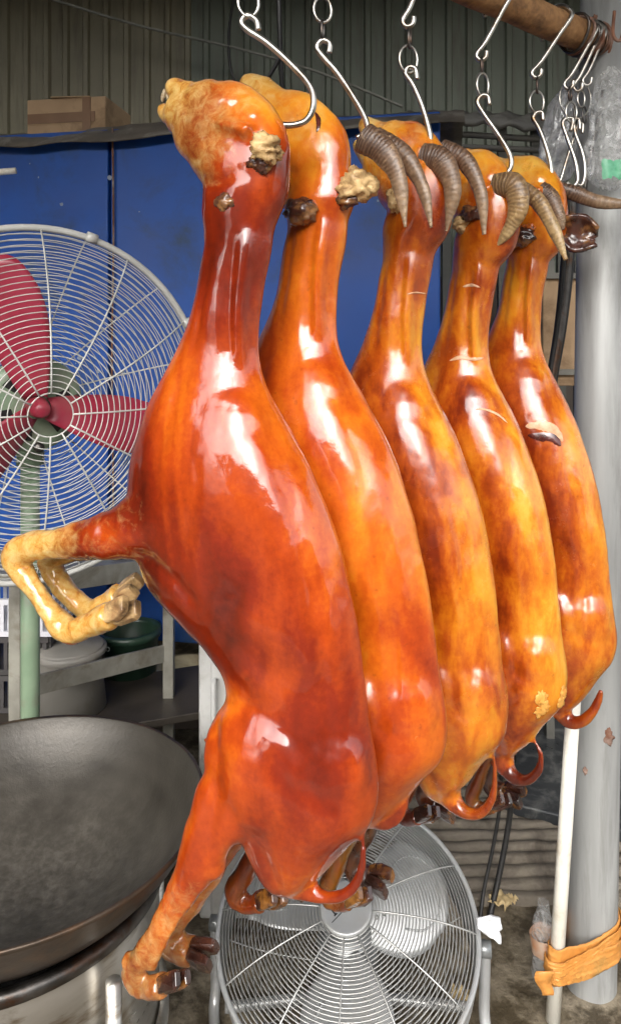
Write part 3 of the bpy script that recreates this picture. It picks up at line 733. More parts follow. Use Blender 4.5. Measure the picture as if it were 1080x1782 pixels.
# ------------------------------------------------------------------ hooks
def wire(points, r, n=10, res=6): return MB().tube(points, r, n, res=res)
def link(c, rx, rz, r, yaw=0.0, n=22):
    ax = Vector((math.cos(yaw), math.sin(yaw), 0))
    return MB().tube([c + ax * (rx * math.cos(a)) + Vector((0, 0, rz * math.sin(a))) for a in np.linspace(0, 2 * math.pi, n + 1)[:-1]], r, 8, closed=True)
def hook_set(label, rodpx, low, links, hook, dg, r=.0052, mat='steel', group='meat hooks on the rod', up=None, prong=None, depth0=None):
    """low: pixel of the upper hook's foot; links: (px, py, rx, ry, yaw); hook: pixels of the lower hook"""
    c = rod_at(rodpx); dr = c.y - .0 ; Zv = Vector((0, 0, 1)); R_ = .036 + r * 1.15
    t = thing('meat_hook', label, 'hook', c + Vector((0, 0, -.05)), group=group)
    y0, y1 = low[1], (hook[-1][1] if hook else low[1] + 100)
    dep = lambda py: dr - .03 + (dg - dr + .03) * min(1, max(0, (py - y0) / max(1, (y1 - y0)))) if depth0 is None else depth0
    pts = [c + (ROD_N * math.cos(a) + Zv * math.sin(a)) * R_ for a in np.radians([215, 180, 145, 110, 75, 40, 10])]
    foot = P(low[0], low[1], dep(low[1]))
    k = pts[-1]
    pts += [k.lerp(foot, .35) , k.lerp(foot, .8)]
    e = .011
    pts += [foot + Vector((-.004, 0, .002)), foot + Vector((.002, 0, -e)), foot + Vector((.014, 0, -e * .6)), foot + Vector((.017, 0, .008))]
    wire(pts, r, 10, 5).build('upper_hook', M[mat], t)
    for (px, py, rx, ry, yaw) in links:
        d = dep(py); s = d / F
        link(P(px, py, d), rx * s, ry * s, r * .55, yaw).build('ring', M['steel' if yaw < .7 else 'dark_steel'] if mat == 'steel' else M[mat], t)
    if hook:
        pts = [P(p[0], p[1], dep(p[1])) for p in hook]
        wire(pts, r, 10, 6).build('lower_hook', M[mat], t)
    return t
hook_set('steel hook through the head of the nearest goat without horns', 428, (424, -30), [(431, -45, 10, 22, 1.3), (432, 4, 18, 25, .2)],
         [(449, 52), (446, 36), (430, 27), (420, 38), (430, 52), (465, 75), (510, 116), (540, 152), (545, 185), (532, 210), (506, 218), (480, 216)], 1.20)
hook_set('steel hook reaching down to the second goat with the dark horn', 556, (554, -45), [(560, -20, 9, 18, 1.2), (561, 17, 16, 22, .3), (561, 52, 7, 17, 1.3)],
         [(572, 92), (573, 76), (560, 70), (551, 82), (560, 97), (585, 125), (612, 165), (634, 204), (638, 228), (620, 240)], 1.29)
hook_set('steel hook with two rings above the amber middle goat', 722, (704, 36), [(712, 66, 7, 17, 1.2), (710, 103, 17, 24, .3)],
         [(725, 138), (722, 120), (710, 117), (705, 128), (718, 148), (733, 182), (745, 222), (748, 248), (738, 268)], 1.42)
hook_set('steel hook above the golden goat with tan horns', 866, (832, 95), [(838, 113, 6, 14, 1.2), (839, 148, 13, 21, .5)],
         [(851, 182), (848, 168), (837, 166), (830, 178), (842, 200), (866, 234), (886, 268), (888, 290), (876, 308)], 1.56)
hook_set('steel hook above the farthest goat, next to the bundle of spare hooks', 966, (928, 126), [(934, 148, 6, 14, 1.2), (933, 177, 14, 19, .3)],
         [(944, 210), (942, 196), (932, 196), (927, 206), (936, 222), (948, 252), (957, 285), (957, 312), (945, 325)], 1.69)
SP = 'spare hooks bunched beside the pole'
hook_set('bright spare hook hanging lowest in the bundle beside the pole', 1012, (984, 146), [(991, 164, 7, 12, .9), (993, 195, 11, 18, .3)],
         [(992, 228), (996, 208), (985, 206), (978, 214), (986, 240), (1000, 280), (1004, 312), (996, 324), (985, 318)], 1.74, r=.0046, group=SP)
hook_set('spare hook just behind the lowest one in the bundle', 1019, (1000, 150), [(1010, 172, 8, 14, .4), (1000, 200, 8, 17, 1.0)],
         [(1008, 226), (1006, 208), (998, 210), (1000, 232), (1013, 268), (1017, 300), (1011, 322), (1000, 318)], 1.76, r=.0042, group=SP)
hook_set('dull spare hook with a large loose ring in the bundle', 1027, (1016, 140), [(1000, 172, 30, 34, .2), (1016, 200, 8, 14, .8)],
         [(1012, 232), (1013, 216), (1004, 216), (1000, 232), (988, 268), (975, 312), (966, 330)], 1.78, r=.0036, group=SP)
hook_set('dark rusty long hook at the pole end of the bundle', 1046, (1054, 150), [(1050, 170, 6, 14, .6)],
         [(1050, 190), (1042, 205), (1030, 250), (1020, 300), (1016, 328), (1008, 322)], 1.80, r=.0058, mat='dark_steel', group=SP)
# ------------------------------------------------------------------ fans
M['guard_white'] = simple('white_guard_wire', (.56, .56, .53), (.42, .42, .39), 12, .35, 0, .05, 60)
M['blade_red'] = simple('red_fan_blade', (.36, .028, .06), (.27, .02, .042), 7, .35, 0, .05, 40, dirt=(.3, .06, .07), dscale=6)
M['fan_green'] = simple('pale_green_enamel', (.22, .30, .20), (.16, .23, .15), 8, .4, 0, .08, 60, dirt=(.2, .2, .15), dscale=10)
M['alu'] = simple('brushed_fan_metal', (.5, .51, .51), (.4, .41, .41), 5, .34, .45, .04, 60, dirt=(.4, .39, .37), dscale=8)
M['alu_dark'] = simple('grey_fan_metal', (.34, .35, .35), (.22, .23, .23), 9, .4, .6, .08, 60)
def fan_frame(c, nrm, roll=0.0):
    z = Vector(nrm).normalized(); x = Vector((0, 0, 1)).cross(z).normalized(); y = z.cross(x)
    return lambda a, r, h: c + (x * math.cos(a + roll) + y * math.sin(a + roll)) * r + z * h
def circle(fr, r, h, n): return [fr(2 * math.pi * k / n, r, h) for k in range(n)]
def guard(root, name, fr, R, depth, nr, ns, r0, wire_r, mat, sgn, n=72, spoke_r=None, power=2.6, twist=0.0, badge=None):
    prof = lambda r: sgn * depth * (1 - (r / R) ** power)
    g = MB().tube(circle(fr, r0, prof(r0), 40), wire_r * 1.3, 6, closed=True).build(name, mat, root)
    for i in range(1, nr):
        r = r0 + (R - r0) * i / nr
        MB().tube(circle(fr, r, prof(r), n), wire_r, 5, closed=True).build('guard_wire', mat, g)
    for k in range(ns):
        a = 2 * math.pi * (k + .5 * (sgn < 0)) / ns
        pts = [fr(a + twist * q, r0 + (R - r0) * q, prof(r0 + (R - r0) * q) + sgn * wire_r * 1.6) for q in np.linspace(0, 1, 12)]
        MB().tube(pts, spoke_r or wire_r * 1.25, 5).build('guard_spoke', mat, g)
    return g
def blade_mesh(fr, a0, r0, r1, half, pitch, camber, thick=.0025, nr=14, na=10, tipround=.25, sweep=0.0):
    """twisted paddle blade with rounded tip; half(q) = half angle width in metres"""
    top, bot = [], []
    for i in range(nr + 1):
        q = i / nr
        for j in range(na + 1):
            s = j / na * 2 - 1
            rr = r0 + (r1 - r0) * q - (r1 - r0) * tipround * q ** 3 * abs(s) ** 2.4
            w = half(q); off = s * w + sweep * q * q
            a = a0 + off / max(rr, .03) * .92
            h = math.tan(pitch * (1 - .45 * q)) * off + camber * (1 - s * s)
            top.append(fr(a, rr, h + thick / 2)); bot.append(fr(a, rr, h - thick / 2))
    v = top + bot; m = na + 1; N = len(top); f = []
    for i in range(nr):
        for j in range(na):
            f.append((i * m + j, i * m + j + 1, (i + 1) * m + j + 1, (i + 1) * m + j))
            f.append((N + i * m + j, N + (i + 1) * m + j, N + (i + 1) * m + j + 1, N + i * m + j + 1))
    for i in range(nr):
        for j in (0, na):
            a, b = i * m + j, (i + 1) * m + j; f.append((a, b, N + b, N + a) if j == 0 else (b, a, N + a, N + b))
    for j in range(na):
        for i in (0, nr):
            a, b = i * m + j, i * m + j + 1; f.append((b, a, N + a, N + b) if i == 0 else (a, b, N + b, N + a))
    return v, f
# tall fan with red blades at the left
fc = P(66, 708, 1.80); psi = math.radians(32); fn = Vector((math.sin(psi), -math.cos(psi), -.07))
fz = fn.normalized(); FR = .428
pf = thing('pedestal_fan', 'large pedestal fan with white wire guard and red blades', 'fan', (fc.x, fc.y, 0))
ff = fan_frame(fc, fn)
guard(pf, 'front_guard', ff, FR, .135, 27, 12, .05, .0013, M['guard_white'], 1, spoke_r=.0022)
guard(pf, 'back_guard', ff, FR, .12, 24, 12, .085, .0012, M['guard_white'], -1, spoke_r=.002)
MB().tube(circle(ff, FR, .0, 90), .0085, 10, closed=True).build('guard_rim', M['guard_white'], pf)
for k in range(8):
    a = 2 * math.pi * k / 8 + .5
    MB().tube([ff(a - .03, FR + .003, 0), ff(a + .03, FR + .003, 0)], .013, 8).build('rim_clip', M['guard_white'], pf)
for deg in (104, 226, 346):
    v, f = blade_mesh(ff, math.radians(deg), .03, .37, lambda q: .03 + .045 * math.sin(min(1, q * 1.15) * math.pi * .62), math.radians(-28), .012)
    mk('blade', [q for q in v], f, M['blade_red'], pf)
MB().lathe([(0, .058), (.014, .058), (.02, .05), (.026, .0), (.028, -.03), (0, -.03)], fc, fz, 24).build('hub', M['blade_red'], pf)
mot = MB().lathe([(0, -.035), (.09, -.037), (.118, -.045), (.12, -.06), (.085, -.075), (.08, -.2), (.06, -.23), (0, -.235)], fc, fz, 36).build('motor', M['fan_green'], pf)
for k in range(6):
    a = 2 * math.pi * k / 6 + .3
    v, f = [], []
    for q in (0, 1):
        for s in (-.16, .16):
            v += [ff(a + s, .055 + .035 * q, -.0345)]
    mk('vent_slot', v, [(0, 1, 3, 2)], M['black'], mot, smooth=False)
for k in range(4):
    a = 2 * math.pi * k / 4 + .1
    MB().tube([ff(a, .105, -.05), ff(a, .105, -.02)], .012, 12).build('bolt', M['dark_steel'], mot)
neck = fc - fz * .13
base_xy = P(53, 1000, 1.93)
pz = fc.z - .16
MB().tube([neck, Vector((base_xy.x, base_xy.y, pz + .06)), Vector((base_xy.x, base_xy.y, pz))], [.04, .035, .034], 16).build('yoke', M['fan_green'], pf)
MB().tube([Vector((base_xy.x, base_xy.y, pz + .02)), Vector((base_xy.x, base_xy.y, .75)), Vector((base_xy.x, base_xy.y, .04))], .0238, 28).build('post', M['fan_green'], pf)
MB().lathe([(0, .06), (.06, .058), (.08, .04), (.125, .02), (.13, .0)], (base_xy.x, base_xy.y, .035), (0, 0, 1), 40).build('foot_plate', M['fan_green'], pf)
MB().tube([ff(.12, .03, -.30), ff(.12, .10, -.26), ff(.12, .16, -.25)], .011, 12).build('handle', M['guard_white'], pf)

# low silver floor fan under the goats
gc = P(603, 1606, 1.70); al = math.radians(66)
gn = Vector((-.05, -math.cos(al), math.sin(al))); gz = gn.normalized(); GR = .293
lf = thing('floor_fan', 'silver floor fan tilted upward on the ground below the goats', 'fan', (gc.x, gc.y, 0))
gf_ = fan_frame(gc, gn)
fg = guard(lf, 'front_guard', gf_, GR - .004, .052, 31, 12, .06, .0015, M['chrome'], 1, n=96, spoke_r=.0021, power=3.2, twist=.0)
guard(lf, 'back_guard', fan_frame(gc - gz * .11, gn), GR - .01, .05, 14, 9, .075, .0015, M['chrome'], -1, n=72, spoke_r=.002, power=3)
MB().tube(circle(gf_, GR, 0, 96), .006, 10, closed=True).build('guard_rim', M['alu'], lf)
MB().lathe([(GR + .002, 0), (GR + .004, -.02), (GR - .002, -.10), (GR - .006, -.12), (GR - .010, -.12), (GR - .006, -.10), (GR - .001, -.02), (GR - .003, 0)], gc, gz, 96, closed=True).build('drum', M['alu'], lf)
badge = MB().lathe([(0, .0595), (.050, .0595), (.054, .0615), (.057, .0595), (.0585, .056), (.0585, .05), (0, .05)], gc, gz, 40).build('badge', M['alu'], lf)
for deg, wide in ((28, 1), (148, 1), (268, 1)):
    v, f = blade_mesh(gf_, math.radians(deg), .045, .262, lambda q: .032 + .082 * math.sin(min(1, q * 1.2) * math.pi * .6), math.radians(24), .008, nr=18, na=14, tipround=.16, sweep=.035)
    v = [p - gz * .045 for p in v]
    bl = mk('blade', v, f, M['alu'], lf)
    a = math.radians(deg)
    pts = []
    for q, s in ((.42, -.5), (.62, -.66), (.80, -.62), (.90, -.2), (.90, .3), (.8, .62), (.62, .66), (.45, .5)):
        rr = .045 + .217 * q; w = .032 + .082 * math.sin(min(1, q * 1.2) * math.pi * .6); off = s * w + .035 * q * q
        pts.append(gf_(a + off / rr * .92, rr, math.tan(math.radians(24) * (1 - .45 * q)) * off + .008 * (1 - s * s) - .043))
    MB().tube(pts, .0022, 6, res=4).build('pressed_rib', M['alu'], bl)
    for rr in (.075, .095):
        p = gf_(a, rr, -.034); v, f = ball(p, (.005, .005, .005), 8, 6); mk('rivet', v, f, M['chrome'], bl)
MB().lathe([(0, -.03), (.05, -.032), (.055, -.04), (.055, -.06), (.07, -.065), (.072, -.15), (.05, -.17), (0, -.17)], gc, gz, 32).build('motor', M['alu_dark'], lf)
for sgn in (-1, 1):                                 # pivots and stand
    pv = gf_(0 if sgn > 0 else math.pi, GR + .012, -.05)
    MB().tube([gf_(0 if sgn > 0 else math.pi, GR - .002, -.05), gf_(0 if sgn > 0 else math.pi, GR + .03, -.05)], .017, 12).build('tilt_knob', M['alu_dark'], lf)
    fx = pv.x + sgn * .006
    pts = [Vector((fx, pv.y, pv.z + .012)), Vector((fx, pv.y + .01, pv.z - .1)), Vector((fx, pv.y + .01, .06)), Vector((fx, pv.y - .02, .022)), Vector((fx - sgn * .02, pv.y - .1, .02)), Vector((fx - sgn * .07, pv.y - .17, .02)), Vector((fx - sgn * .2, pv.y - .185, .02))]
    MB().tube(pts, .0125, 14, res=6).build('stand_tube', M['alu'], lf)
MB().tube([Vector((gc.x - .12, gc.y - .205, .02)), Vector((gc.x + .12, gc.y - .205, .02))], .0125, 14).build('cross_tube', M['alu'], lf)
MB().tube([Vector((gc.x - .28, gc.y + .03, .045)), Vector((gc.x, gc.y + .06, .045)), Vector((gc.x + .28, gc.y + .03, .045))], .0115, 14, res=5).build('cross_tube', M['alu'], lf)
# lettering on the badge: half hidden capitals, a rule below
M['ink'] = simple('black_print', (.02, .02, .02), (.012, .012, .012), 20, .5, 0, 0)
def stroke(fr2, pts, w, name, parent, h=.0605):
    v, f = [], []
    for i in range(len(pts) - 1):
        a, b = Vector(pts[i]), Vector(pts[i + 1]); t = (b - a).normalized(); n = Vector((-t.y, t.x)) * w / 2
        k = len(v); v += [fr2(a + n), fr2(b + n), fr2(b - n), fr2(a - n)]; f.append((k, k + 1, k + 2, k + 3))
    return mk(name, v, f, M['ink'], parent, smooth=False)
bx_ = Vector((0, 0, 1)).cross(gz).normalized(); by_ = gz.cross(bx_)
rot_b = math.radians(48); tx = bx_ * math.cos(rot_b) + by_ * math.sin(rot_b); ty = -bx_ * math.sin(rot_b) + by_ * math.cos(rot_b)
onb = lambda p: gc + gz * .0605 + tx * p[0] + ty * p[1]
for k, ch in enumerate('IXX'):
    x0 = -.033 + k * .017; y0, y1 = .004, .022
    if ch == 'I': st = [[(x0 + .005, y0), (x0 + .005, y1)], [(x0 + .001, y0), (x0 + .009, y0)], [(x0 + .001, y1), (x0 + .009, y1)]]
    else: st = [[(x0, y0), (x0 + .011, y1)], [(x0, y1), (x0 + .011, y0)], [(x0 - .002, y0), (x0 + .003, y0)], [(x0 + .008, y0), (x0 + .013, y0)], [(x0 - .002, y1), (x0 + .003, y1)], [(x0 + .008, y1), (x0 + .013, y1)]]
    v, f = [], []
    for s in st:
        a, b = Vector(s[0]), Vector(s[1]); t = (b - a).normalized(); n = Vector((-t.y, t.x)) * .0014
        q = len(v); v += [onb(a + n), onb(b + n), onb(b - n), onb(a - n)]; f.append((q, q + 1, q + 2, q + 3))
    mk('letter', v, f, M['ink'], badge, smooth=False)
mk('rule', [onb((-.045, -.001)), onb((.045, -.001)), onb((.045, -.0028)), onb((-.045, -.0028))], [(0, 1, 2, 3)], M['ink'], badge, smooth=False)
# ------------------------------------------------------------------ wok and stove
def mat_wok():
    m, nt, b = new_mat('seasoned_iron'); v = coords(nt)
    n1 = nz(nt, v, 5, 7, .62, .5); n2 = nz(nt, v, 55, 6, .7, .3); n3 = nz(nt, v, 170, 3)
    sx = nt.nodes.new('ShaderNodeSeparateXYZ'); nt.links.new(v, sx.inputs[0])
    low = math_(nt, 'MULTIPLY_ADD', sx.outputs[2], -7.0, -.55, clamp=True)        # crusted lower bowl
    low = math_(nt, 'MULTIPLY', low, ramp(nt, n1, [(.3, (.25, .25, .25)), (.6, (1, 1, 1))]))
    rv = math_(nt, 'SQRT', math_(nt, 'ADD', math_(nt, 'POWER', sx.outputs[0], 2.0), math_(nt, 'POWER', sx.outputs[1], 2.0)))
    rg = math_(nt, 'MULTIPLY_ADD', math_(nt, 'SINE', math_(nt, 'MULTIPLY_ADD', rv, 190.0, math_(nt, 'MULTIPLY', n1, 6.0))), .04, n1)
    c = ramp(nt, rg, [(.28, (.036, .032, .026)), (.52, (.055, .049, .04)), (.75, (.078, .069, .056))])
    crust = ramp(nt, n2, [(.36, (.045, .04, .033)), (.5, (.11, .10, .085)), (.64, (.2, .185, .16))])
    nt.links.new(mixc(nt, math_(nt, 'MULTIPLY', low, .45), c, crust), b.inputs['Base Color'])
    nt.links.new(math_(nt, 'MULTIPLY_ADD', n1, .35, .24), b.inputs['Roughness'])
    b.inputs['Metallic'].default_value = .25
    h = math_(nt, 'ADD', math_(nt, 'MULTIPLY', n2, .7), math_(nt, 'MULTIPLY', n3, .3)); bump(nt, b, h, .4, .003); return m
M['wok'] = mat_wok()
M['inox'] = simple('dull_stainless', (.58, .56, .52), (.44, .42, .38), 6, .33, .9, .06, 60, stretch=(1, 1, 4), dirt=(.22, .17, .11), dscale=7)
WK = Vector((-.588, 1.495, CH - .932)); WR = .366
wk = thing('iron_wok', 'huge dark iron wok at the lower left', 'wok', (WK.x, WK.y, WK.z))
prof = []
for i in range(15):
    q = 1 - i / 14; prof.append((WR * math.sin(q * 1.18) / math.sin(1.18), -.205 * (math.cos(q * 1.18) - math.cos(1.18)) / (1 - math.cos(1.18))))
inner = prof; outer = [(r + .005, z - .004) for r, z in prof[::-1]]
w_ = MB().lathe([(WR + .004, .004)] + inner, WK, (0, 0, 1), 96); 
bowl = w_.build('bowl', M['wok'], wk)
M['wok_out'] = simple('sooty_iron', (.10, .075, .055), (.04, .03, .024), 9, .35, .7, .3, 60, dirt=(.16, .09, .05), dscale=7)
MB().lathe(outer + [(WR + .009, .002), (WR + .007, .007), (WR + .001, .005)], WK, (0, 0, 1), 96).build('outer_shell', M['wok_out'], wk)
sc_ = Vector((WK.x - .02, WK.y - .0, 0)); SR = .30
stv = thing('burner_stand', 'round stainless burner stand under the iron wok', 'stove', (sc_.x, sc_.y, 0))
MB().lathe([(SR + .004, WK.z - .118), (SR + .012, WK.z - .124), (SR + .012, WK.z - .14), (SR + .004, WK.z - .146), (SR - .01, WK.z - .14), (SR - .01, WK.z - .122)], (sc_.x, sc_.y, 0), (0, 0, 1), 80, closed=True).build('top_ring', M['dark_steel'], stv)
MB().lathe([(SR, WK.z - .14), (SR, .14), (SR - .01, .13), (SR - .02, .14), (SR - .02, WK.z - .14)], (sc_.x, sc_.y, 0), (0, 0, 1), 80).build('shell', M['inox'], stv)
MB().lathe([(SR + .004, .24), (SR + .02, .235), (SR + .02, .205), (SR + .004, .20)], (sc_.x, sc_.y, 0), (0, 0, 1), 80).build('lower_band', M['inox'], stv)
for a in (-.62, .62, 1.6, 2.6, -1.6, -2.6):
    p = Vector((sc_.x + (SR + .025) * math.cos(a), sc_.y + (SR + .025) * math.sin(a), 0))
    MB().tube([p, p + Vector((0, 0, WK.z - .18))], .014, 14).build('leg', M['inox'], stv)

MB().lathe([(0, WK.z - .225), (.1, WK.z - .225), (SR - .022, WK.z - .24), (SR - .022, WK.z - .25), (0, WK.z - .25)], (sc_.x, sc_.y, 0), (0, 0, 1), 60).build('burner_plate', M['black'], stv)
# ------------------------------------------------------------------ blue container and things behind
M['blue'] = simple('blue_painted_panel', (.004, .078, .38), (.003, .055, .28), 3, .55, 0, .12, 9, dirt=(.012, .045, .13), dscale=3.5, bdist=.01)
M['blue_chip'] = simple('chipped_paint', (.3, .36, .45), (.16, .2, .28), 20, .7, 0, 0)
bl, br = Vector((-2.4, 3.2, 0)), Vector((.47, 2.68, 0))
bt = (br - bl).normalized(); bn = Vector((bt.y, -bt.x, 0))
cont = thing('blue_container', 'deep blue painted metal container behind the goats', 'container', (-.9, 2.9, .42))
BZ0, BZ1 = .44, 2.42
L_ = (br - bl).length; npan = 3
splits = [0, .62 * L_, L_]
seam = (P(215, 500, 2.99) - bl).dot(bt)
splits = [0, seam - .02, L_]
RB = Matrix(((bt.x, -bn.x, 0), (bt.y, -bn.y, 0), (0, 0, 1)))
for i in range(2):
    a, b = splits[i] + .006, splits[i + 1] - .006
    c = bl + bt * ((a + b) / 2) - bn * .02
    MB().box((c.x, c.y, (BZ0 + BZ1) / 2), (b - a, .035, BZ1 - BZ0), RB).build('panel', M['blue'], cont, smooth=False, bevel=.006)
c = (bl + br) / 2 - bn * .55
MB().box((c.x, c.y, (BZ0 + BZ1) / 2), (L_ - .03, 1.0, BZ1 - BZ0 - .05), RB).build('shell', M['blue'], cont, smooth=False)
sp = bl + bt * seam + bn * .012
MB().tube([sp + Vector((0, 0, BZ1)), sp + Vector((.004, 0, 2.0)), sp + Vector((-.002, 0, 1.5)), sp + Vector((.003, 0, 1.0)), sp + Vector((0, 0, BZ0))], .004, 8, res=5).build('conduit', M['rust'], cont)
rng = random.Random(8)
for k in range(60):
    a = rng.uniform(.9, L_ - .05); z = rng.uniform(.8, 2.3); p = bl + bt * a - bn * .0015 + Vector((0, 0, z)); r = rng.choice((.003, .004, .005, .009))
    v = [p + bt * (r * math.cos(q) * rng.uniform(.6, 1.3)) + Vector((0, 0, r * math.sin(q) * rng.uniform(.6, 1.4))) + bn * .0025 for q in np.linspace(0, 2 * math.pi, 8)[:-1]]
    if k < 60: mk('paint_chip', v, [tuple(range(7))], M['blue_chip'], cont, smooth=False)
for q in (.35, L_ - .1):
    c = bl + bt * q - bn * .3; MB().box((c.x, c.y, BZ0 / 2), (.07, .07, BZ0), RB).build('leg', M['rail'], cont, smooth=False)
# dirty sheet lying on the container
M['tarp'] = simple('grimy_tarp', (.12, .10, .075), (.05, .042, .032), 7, .6, 0, .6, 30, dirt=(.24, .22, .19), dscale=5, bdist=.006)
v, f = [], []; nx_, ny_ = 60, 10
for j in range(ny_):
    for i in range(nx_):
        a = i / (nx_ - 1) * (L_ + .1) - .02; q = j / (ny_ - 1)
        p = bl + bt * a + bn * (.07 - q * .9)
        z = BZ1 + .012 + (.02 * noise.noise((a * 3, q * 4, 0)) + .008 * noise.noise((a * 13, q * 9, 2))) * (1 if q > .05 else .4) - (.075 + .035 * noise.noise((a * 5, 1, 1))) * max(0, 1 - q * 9) ** 1.2
        v.append((p.x, p.y, z))
for j in range(ny_ - 1):
    for i in range(nx_ - 1): f.append((j * nx_ + i, j * nx_ + i + 1, (j + 1) * nx_ + i + 1, (j + 1) * nx_ + i))
o = mk('tarp', v, f, M['tarp']); s = o.modifiers.new('t', 'SOLIDIFY'); s.thickness = .006
tag(o, 'grimy dark tarp laid over the top of the blue container', 'tarp')
# cardboard box on top
M['card'] = simple('brown_cardboard', (.5, .34, .2), (.42, .28, .16), 9, .8, 0, .1, 60, dirt=(.24, .15, .08), dscale=5)
M['tape'] = simple('brown_parcel_tape', (.24, .13, .065), (.19, .1, .05), 9, .35, 0, .05)
b0 = P(125, 244, 3.05); bw = .34; bh = .16; Rb = Matrix.Rotation(math.radians(-9), 3, 'Z')
cb = thing('cardboard_box', 'flat brown cardboard box lying on top of the blue container', 'box', (b0.x, b0.y + .1, BZ1 + .02))
cc = Vector((b0.x, b0.y + .12, BZ1 + .005 + bh / 2))
MB().box(cc, (bw, .26, bh), Rb).build('carton', M['card'], cb, smooth=False, bevel=.004)
MB().box(cc + Rb @ Vector((-.02, -.132, 0)), (bw * .86, .002, .04), Rb).build('tape_band', M['tape'], cb, smooth=False)
MB().box(cc + Rb @ Vector((.09, -.1335, 0)), (.035, .002, bh * .98), Rb).build('tape_band', M['tape'], cb, smooth=False)
MB().box(cc + Rb @ Vector((.02, 0, bh / 2 + .003)), (bw * .5, .27, .004), Rb @ Matrix.Rotation(.03, 3, 'Y')).build('flap', M['card'], cb, smooth=False)
# wires on the wall
M['wire_grey'] = simple('grey_cable', (.2, .2, .17), (.13, .13, .11), 10, .6, 0, .1)
def cable(name, label, pts, r, mat, res=8, group=None):
    o = MB().tube(pts, r, 8, res=res).build(name, mat); return tag(o, label, 'cable', group)
cable('wall_cable', 'thin pale cable sagging across the corrugated wall', [P(70, -8, 4.3), P(240, 44, 4.3), P(420, 86, 4.3), P(560, 128, 4.3), P(700, 186, 4.3)], .008, M['wire_grey'])
cable('power_cord', 'straight black cord hanging before the wall above the second goat', [P(484, -60, 3.4), P(486, 40, 3.4), P(489, 120, 3.4), P(494, 200, 3.4)], .011, M['black'])
cable('power_cord', 'thin black wire looping down the wall left of the straight cord', [P(410, -20, 4.3), P(398, 60, 4.3), P(404, 130, 4.3), P(430, 160, 4.3), P(470, 150, 4.3)], .008, M['black'])
cable('power_cord', 'short black cord slanting off the straight cord above the nose', [P(487, 100, 3.39), P(470, 130, 3.39), P(452, 152, 3.39)], .009, M['black'])
o = MB().tube([P(-30, 302, 2.55), P(28, 297, 2.55)], .011, 12).build('lamp_tube', M['pvc']); tag(o, 'short white tube end poking in at the left edge below the tarp', 'tube')
# canopy frame right of the container
M['canopy'] = simple('faded_grey_sheet', (.14, .135, .12), (.08, .078, .07), 5, .6, .2, .2, 30, dirt=(.05, .045, .04), dscale=4)
cn = thing('small_canopy', 'dark sheet canopy on a frame beyond the middle goats', 'canopy', (1.0, 3.3, 2.3))
v, f = [], []
for i in range(24):
    q = i / 23; p0 = P(640 + 330 * q, 212 - 10 * math.sin(q * 3.1) + 14 * q, 3.25); p1 = P(700 + 300 * q, 196 - 8 * math.sin(q * 3.1) + 12 * q, 3.9)
    dzz = .012 * math.sin(i * 1.9); v += [p0 + Vector((0, 0, dzz)), p1 + Vector((0, 0, dzz))]
for i in range(23): f.append((2 * i, 2 * i + 2, 2 * i + 3, 2 * i + 1))
o = mk('sheet', v, f, M['canopy'], cn); s = o.modifiers.new('t', 'SOLIDIFY'); s.thickness = .02
for (pa, pb) in (((772, 232), (965, 244)), ((772, 255), (965, 262))):
    MB().tube([P(*pa, 3.3), P(*pb, 3.3)], .014, 8).build('rail', M['canopy'], cn)
for px in (775, 872, 930, 975):
    a = P(px, 222, 3.32); MB().box((a.x, a.y, a.z / 2), (.035, .035, a.z)).build('post', M['rail'], cn, smooth=False)
M['dark_board'] = simple('dark_brown_board', (.075, .055, .042), (.035, .027, .02), 4, .65, 0, .2)
cab = thing('dark_cabinet', 'dark cabinet standing below the canopy behind the goats', 'cabinet', (.95, 3.6, 0))
MB().box((.98, 3.75, .95), (1.05, .5, 1.9)).build('carcass', M['dark_board'], cab, smooth=False, bevel=.01)
for k in range(4): MB().box((.6 + k * .255, 3.49, 1.0), (.24, .02, 1.7)).build('door', M['dark_board'], cab, smooth=False, bevel=.006)
# cardboard and things seen between the last goat and the pole
o = MB().box(P(985, 575, 2.75) , (.22, .15, .40)).build('tall_carton', M['card'], smooth=False, bevel=.004); tag(o, 'brown carton glimpsed between the last goat and the steel pole', 'box')
for k, (xa, xb, w) in enumerate(((982, 953, .010), (990, 957, .012), (996, 962, .008))):
    cable('slanting_cable', ('leftmost', 'middle', 'rightmost')[k] + ' of three dark cables slanting between the last goat and the steel pole', [P(xa + 4, 330, 2.1), P(xa, 430, 2.1), P((xa + xb) / 2 + 3, 560, 2.1), P(xb, 680, 2.1), P(xb - 20, 860, 2.1)], w, M['dark_steel'] if k == 1 else M['black'], group='dark cables slanting by the steel pole')
M['stand'] = simple('shelf_steel', (.22, .21, .18), (.12, .115, .1), 7, .5, .3, .2)
sh_ = thing('shelf_rack', 'dark metal shelf behind the brown carton beside the pole', 'shelf', (1.0, 2.8, 0))
for px in (955, 1005):
    a = P(px, 480, 2.85); MB().box((a.x, a.y, .95), (.03, .03, 1.9)).build('upright', M['stand'], sh_, smooth=False)
for py in (486, 645, 800):
    a = P(980, py, 2.8); MB().box((a.x, a.y, a.z), (.3, .3, .02)).build('board', M['stand'], sh_, smooth=False)

